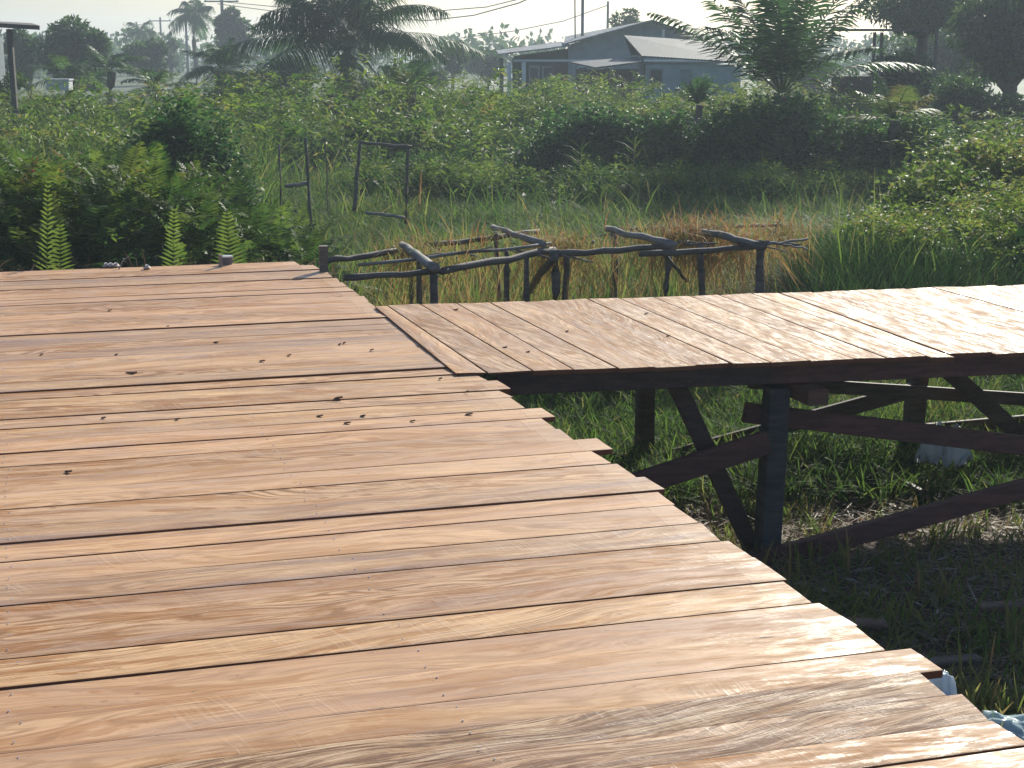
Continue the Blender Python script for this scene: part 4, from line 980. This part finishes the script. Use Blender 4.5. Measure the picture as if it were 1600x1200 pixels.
# left shed
YL = 36; ls = empty('open_shed', (Xof(0, YL), YL, 0)); tag(ls, 'dark flat-roofed shed corner with one post at the left edge', 'shed')
quad_slab('roof', [D(-140, 28, YL), D(62, 40, YL), D(50, 41, YL+4)+Vector((0, 0, .08)), D(-150, 30, YL+4)+Vector((0, 0, .08))], .10, 'beam', ls)
for px_ in (33, -120):
    x = Xof(px_, YL); wallbox('post', x-.06, x+.06, YL+.1, YL+.22, 0, D(px_, 44, YL).z-.02, 'beam', ls)
wallbox('tank', Xof(-60, YL+5), Xof(16, YL+5), YL+4.5, YL+5.5, 0, 2.95, 'wall_blue', ls)
# right shelter
YR = 38; rs_ = empty('shelter', (Xof(1390, YR), YR, 0)); tag(rs_, 'open shelter with two thin posts behind the young oil palm', 'shelter')
quad_slab('roof', [D(1300, 45, YR), D(1450, 45, YR), D(1450, 46, YR+4), D(1300, 46, YR+4)], .05, 'beam', rs_)
for px_ in (1355, 1366, 1450):
    x = Xof(px_, YR); wallbox('post', x-.03, x+.03, YR+.2, YR+.3, 0, D(px_, 49, YR).z-.02, 'beam', rs_)
wallbox('wall', Xof(1290, YR+3), Xof(1352, YR+3), YR+3, YR+3.1, 0, 1.9, 'wall_brown', rs_)
# white tub in the weeds
p = D(93, 130, 42); m = MB(); m.box((p.x, p.y, p.z-.05), (.62, .4, .28)); m.box((p.x, p.y, p.z+.1), (.68, .46, .04)); tag(m.build('white_tub', M['white']), 'white tub half hidden in the weeds at the left', 'tub')
# utility poles and wires
def upole(label, px, ptop, Y, r=.11, arm=1.6):
    t_ = D(px, ptop, Y); e_ = empty('utility_pole', (t_.x, t_.y, 0)); tag(e_, label, 'utility pole')
    m = MB(); m.tube([(t_.x, t_.y, -.1), (t_.x, t_.y, t_.z)], [r, r*.75], 8); m.build('pole', M['pole'], e_)
    if arm:
        m = MB(); m.box((t_.x, t_.y-.12, t_.z-.35), (arm, .09, .10)); m.build('crossarm', M['pole'], e_)
        for dx in (-.45, 0, .45):
            m = MB(); m.tube([(t_.x+dx*arm, t_.y-.12, t_.z-.3), (t_.x+dx*arm, t_.y-.12, t_.z-.08)], [.05, .035], 6); m.build('insulator', M['white'], e_)
    return t_
upole('utility pole farthest left in the haze', 213, 34, 170, .12, 1.9)
upole('utility pole second from the left in the haze', 250, 27, 150, .12, 2.2)
upole('utility pole just left of the tall coconut palm crown', 289, 12, 130, .12, 1.6)
tA = upole('nearest and tallest utility pole left of the oil palm', 346, -6, 105, .14, 2.4)
upole('thin utility pole behind the house roof ridge', 950, 2, 100, .10, 0)
def mast(label, px, Y, r, lean=0):
    b = D(px, 45, Y); m = MB(); m.tube([(b.x, Y, 0), (b.x+lean*4, Y, 6.5)], [r, r], 10); tag(m.build('mast', M['pole']), label, 'mast')
mast('thick grey mast rising behind the house roof', 910, 63.5, .065); mast('thin leaning mast beside the thick mast', 901, 63.2, .03, -.03)
def wire(label, pts, Ys_, r=.025):
    P = [D(a_, b_, y_) for (a_, b_), y_ in zip(pts, Ys_)]; Q_ = []
    for i in range(len(P)-1):
        for t in np.linspace(0, 1, 6)[:-1]: Q_.append(P[i].lerp(P[i+1], float(t)))
    Q_.append(P[-1]); m = MB(); m.tube(Q_, [r]*len(Q_), 5); tag(m.build('power_line', M['pole']), label, 'power line')
wire('upper drooping power line across the sky', [(340, 2), (500, 17), (660, 19), (760, 11), (830, -6), (900, -30)], [105, 95, 85, 75, 65, 55])
wire('lower drooping power line across the sky', [(340, 6), (500, 27), (670, 32), (740, 24), (810, 5), (880, -25)], [105, 92, 80, 68, 58, 48])
wire('faint straight power line running down behind the house', [(700, 62), (800, 49), (880, 33), (950, 8)], [120, 112, 106, 100], .03)

# ------------------------------------------------------------------ haze
m = MB(); m.box((0, 0, 6.0), (1216, 1216, 16.0)); hz = m.build('haze', M['white']); hz.data.materials.clear()
s = NT('haze_air'); pv = s.n('ShaderNodeVolumePrincipled', ins={'Color': (.76, .89, 1.0, 1), 'Density': .0015, 'Anisotropy': .3})
s.t.links.new(pv.outputs[0], s.out.inputs['Volume']); hz.data.materials.append(s.m); hz['kind'] = 'stuff'; hz['label'] = 'pale morning haze in the air'
